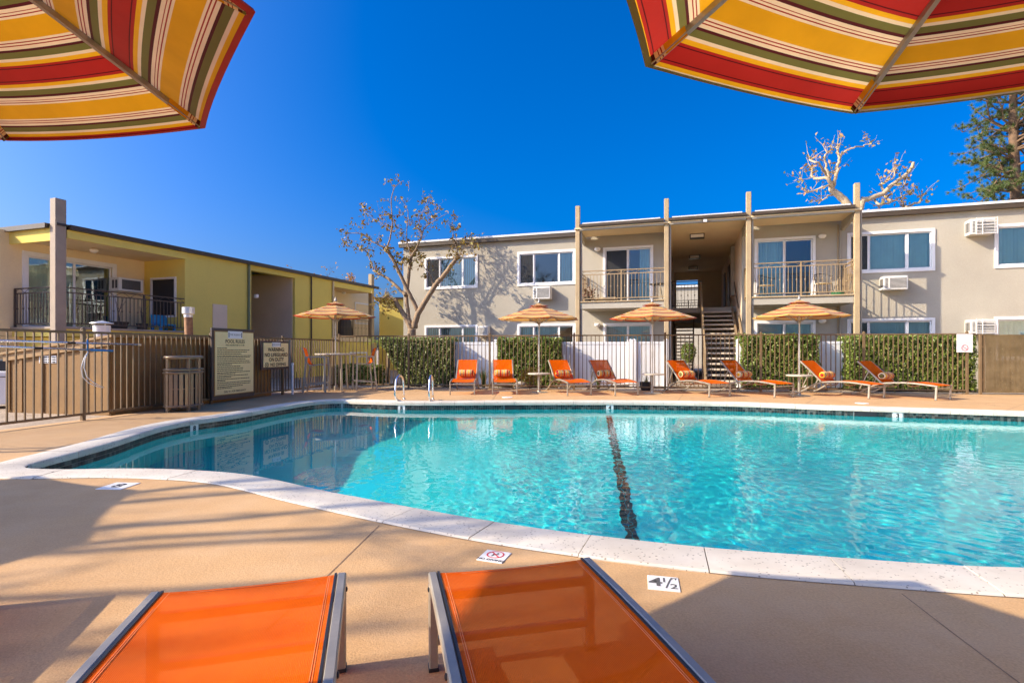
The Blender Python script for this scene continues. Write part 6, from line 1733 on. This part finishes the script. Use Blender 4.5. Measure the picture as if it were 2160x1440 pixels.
for s, txt in marks:
    p, n, tt = PO(s); q = p + n*0.018
    e = link('depth_tile', None, pool, (q.x, q.y, 0), math.atan2(n.y, n.x)-math.pi/2); 
    bpy.data.objects.remove(e)
    b = MB(); b.box(-0.08, 0.08, -0.006, 0.005, z_t-0.15, z_t); o = b.build('depth_tile', M_TILEW, pool, (q.x, q.y, 0), math.atan2(n.y, n.x)-math.pi/2)
    put_text(o, txt, 0.11, 0.0, z_t-0.06, M_LEAD, 0.004, -0.009)
for s in skims:
    p, n, tt = PO(s); q = p + n*0.012; b = MB(); b.box(-0.19, 0.19, -0.004, 0.006, z_t-0.15, z_t); b.build('skimmer_shade_plate', M_BLACK, pool, (q.x, q.y, 0), math.atan2(n.y, n.x)-math.pi/2)  # flat black plate, coloured as the shade inside the skimmer mouth
# ------------------------------------------------------------------ things on the balconies
def on_b(x, y, z=0.0):
    return Vector((QB.x + x*CA + y*SA, QB.y - x*SA + y*CA, z))
def patio_chair(label, loc, rz):
    t = thing('patio_chair', label, 'chair', loc, rz, 'dark chairs on the upper balconies')
    b = MB(); b.lathe([(0.02,0.42),(0.22,0.425),(0.225,0.44),(0.02,0.455)], 20); b.build('seat', M_STUCCO_C, t, smooth=True)
    for s in (-1, 1):
        for y in (-1, 1):
            b = MB(); b.tube([(s*0.24, y*0.22, 0), (s*0.19, y*0.18, 0.43)], 0.012, 6); b.build('leg', M_BLACK, t, smooth=True)
    b = MB(); b.tube([(0.26*math.cos(a), 0.25*math.sin(a), 0.66+0.12*max(0, math.sin(a))) for a in np.linspace(-0.5, math.pi+0.5, 15)], 0.014, 6); b.build('back_hoop', M_BLACK, t, smooth=True)
    for a in np.linspace(0.2, math.pi-0.2, 7):
        b = MB(); b.tube([(0.21*math.cos(a), 0.2*math.sin(a), 0.44), (0.26*math.cos(a), 0.25*math.sin(a), 0.66+0.12*math.sin(a))], 0.008, 5); b.build('spindle', M_BLACK, t)
zf = ZF+0.032
patio_chair('dark patio chair at the right end of the right balcony', on_b(bu(1737,-0.6), -0.55, zf), R(-10))
patio_chair('dark patio chair at the left end of the right balcony', on_b(bu(1618,-0.6), -0.55, zf), R(20))
q = on_b(bu(1385,-0.5), -0.5, zf); t = thing('balcony_table', 'small dark table at the right end of the left balcony', 'table', q, -AB)
b = MB(); b.lathe([(0.02,0.60),(0.26,0.60),(0.26,0.63),(0.02,0.63)], 18); b.build('table_top', M_BLACK, t, smooth=True)
for k in range(3):
    a = k*2.1; b = MB(); b.tube([(0.22*math.cos(a), 0.22*math.sin(a), 0), (0.12*math.cos(a), 0.12*math.sin(a), 0.6)], 0.012, 6); b.build('leg', M_BLACK, t)
q = on_b(bu(1240,-0.9), -0.85, zf); t = thing('balcony_planter', 'dark planter with reddish leaves at the left end of the left balcony', 'planter', q, -AB)
b = MB(); b.lathe([(0.10,0),(0.15,0.2),(0.14,0.2),(0.12,0.16)], 14); b.build('pot', M_BLACK, t, smooth=True)
P = rng.normal(0, 1, (160, 3))*np.array([[0.13,0.13,0.13]]); P[:, 2] += 0.34
o = link('leaves', leaf_mesh('leaves', P, rng.normal(0, 1, (160, 3)), 0.08, m_leaf('red_leaves', [(0.18,0.03,0.03),(0.10,0.08,0.02),(0.25,0.06,0.05)])), t); o['kind'] = 'stuff'
q = on_b(bu(1262,-0.7), -0.6, zf); t = thing('folding_lounge', 'folded beige lounge cushion lying on the left balcony', 'lounger', q, -AB)
b = MB(); b.box(-0.15, 0.65, -0.25, 0.25, 0.10, 0.18); b.build('cushion', M_STUCCO_C, t, bevel=0.03, bseg=2)
b = MB(); b.add([(-0.25,-0.25,0.12),(-0.15,-0.25,0.10),(-0.15,0.25,0.10),(-0.25,0.25,0.12),(-0.40,-0.25,0.55),(-0.33,-0.25,0.56),(-0.33,0.25,0.56),(-0.40,0.25,0.55)], [(0,3,2,1),(4,5,6,7),(0,1,5,4),(1,2,6,5),(2,3,7,6),(3,0,4,7)]); b.build('back_cushion', M_STUCCO_T, t)
for x in (-0.1, 0.6):
    b = MB(); b.box(x-0.02, x+0.02, -0.25, 0.25, 0, 0.098); b.build('leg', M_BLACK, t)
q = on_b(bu(1768,-1.15), -1.1, zf); t = thing('garden_hose', 'small coil of green hose on the right balcony', 'hose', q, 0)
b = MB(); b.tube([((0.16+0.01*k/20)*math.cos(k*0.55), (0.16)*math.sin(k*0.55), 0.02+0.0016*k+0.01*math.sin(k*1.3)) for k in range(60)], 0.014, 6); b.build('coil', mat('green_rubber', (0.03,0.22,0.09), 0.5), t, smooth='all')
# on the olive corner balcony
def on_l(s, w_, z=0.0):
    return Vector((OA.x + DL.x*s + NL.x*w_, OA.y + DL.y*s + NL.y*w_, z))
zl2 = ZB+0.032
M_CYAN = mat('cyan_plastic', (0.02, 0.30, 0.62), 0.4, var=0.05, ws=False)
t = thing('toy_chair', 'bright blue plastic childs chair on the olive corner balcony', 'chair', on_l(ls(345, 0.6), 0.6, zl2), math.pi/2-AL)
b = MB(); b.box(-0.28, 0.28, -0.22, 0.22, 0.16, 0.22); b.build('seat', M_CYAN, t, bevel=0.02)
b = MB(); b.box(-0.28, 0.28, 0.17, 0.22, 0.221, 0.52); b.build('backrest', M_CYAN, t, bevel=0.02)
for sx_ in (-1, 1):
    for sy_ in (-1, 1):
        b = MB(); b.box(sx_*0.24-0.035, sx_*0.24+0.035, sy_*0.18-0.035, sy_*0.18+0.035, 0, 0.159); b.build('leg', M_CYAN, t)
for (px, w_, lab, sc_) in ((252, 0.5, 'wide dark planter with bare stems on the olive balcony', 1.3), (300, 0.9, 'tall dark pot in the corner of the olive balcony', 0.9)):
    t = thing('balcony_pot', lab, 'planter', on_l(ls(px, w_), w_, zl2), 0)
    b = MB(); b.lathe([(0.14*sc_,0),(0.19*sc_,0.22),(0.18*sc_,0.22),(0.15*sc_,0.17)], 16); b.build('pot', M_DKRAIL, t, smooth=True)
    b = MB()
    for k in range(4): b.tube([(0,0,0.15), (random.uniform(-.06,.06), 0, 0.5), (random.uniform(-.18,.18), 0.03, random.uniform(0.7, 1.0))], [0.012,0.008,0.004], 5)
    b.build('stems', M_DKBARK, t)
# covered grill on the far olive balcony
t = thing('covered_grill', 'black covered grill on the far olive balcony', 'grill', on_l(ls(728, 0.5), 0.5, ZB+0.002), math.pi/2-AL)
b = MB(); b.lathe([(0.42,0.0),(0.40,0.45),(0.36,0.80),(0.22,1.0),(0.03,1.06)], 14, sx=1.15, sy=0.7); b.build('cover', M_BLACK, t, smooth=True)
b = MB(); b.tube([(-0.18,0,1.03),(0,0,1.09),(0.18,0,1.03)], 0.02, 6); b.build('handle', M_BLACK, t)
# rocks in the bed behind the fence
for k, (px, py, r_) in enumerate(((930, 814, 0.16), (898, 816, 0.10), (1100, 816, 0.20), (1190, 818, 0.12), (1725, 823, 0.22), (1650, 825, 0.15), (1840, 824, 0.14))):
    q = G(px, py); bm = bmesh.new(); bmesh.ops.create_icosphere(bm, subdivisions=3, radius=r_)
    for v in bm.verts:
        v.co *= 1+0.18*math.sin(v.co.x*17/r_*0.16+k)+0.12*math.sin(v.co.y*23/r_*0.16+k*2); v.co.z = max(v.co.z*0.65, -r_*0.3); v.co.x *= 1.3
    me = bpy.data.meshes.new('rock'); bm.to_mesh(me); bm.free(); me.materials.append(mat('grey_rock', (0.33,0.29,0.25), 0.9, var=0.25, vs=6, bump=0.01, bs=12))
    me.polygons.foreach_set('use_smooth', [True]*len(me.polygons))
    place = ['under the left hedge', 'beside the right grab rail', 'behind the low table of the first umbrella', 'behind the third lounger', 'below the second hedge from the right', 'left of the table by the stairs', 'under the long right hedge'][k]
    link('rock', me, None, (q.x, q.y+0.1, r_*0.15), 0, label='rounded grey rock in the bed ' + place, cat='rock', group='rocks in the bed behind the fence')
# a fallen leaf on the sunny lounger
V = np.array([[-0.62-0.30, 1.55, 0.352]]); 
# scattered leaves and debris on the soil bed and deck
n = 260; px_ = rng.uniform(640, 2050, n); P = []
for x in px_:
    g = G(x, np.interp(x, [640, 760, 1400, 2050], [829, 817, 823, 831]) - rng.uniform(0, 9)); P.append((g.x, g.y, 0.012))
o = link('leaf_litter', leaf_mesh('leaf_litter', np.array(P), np.array([[0,0,1.0]])+rng.normal(0, 0.25, (n, 3)), 0.07, M_AUT), kind='stuff')
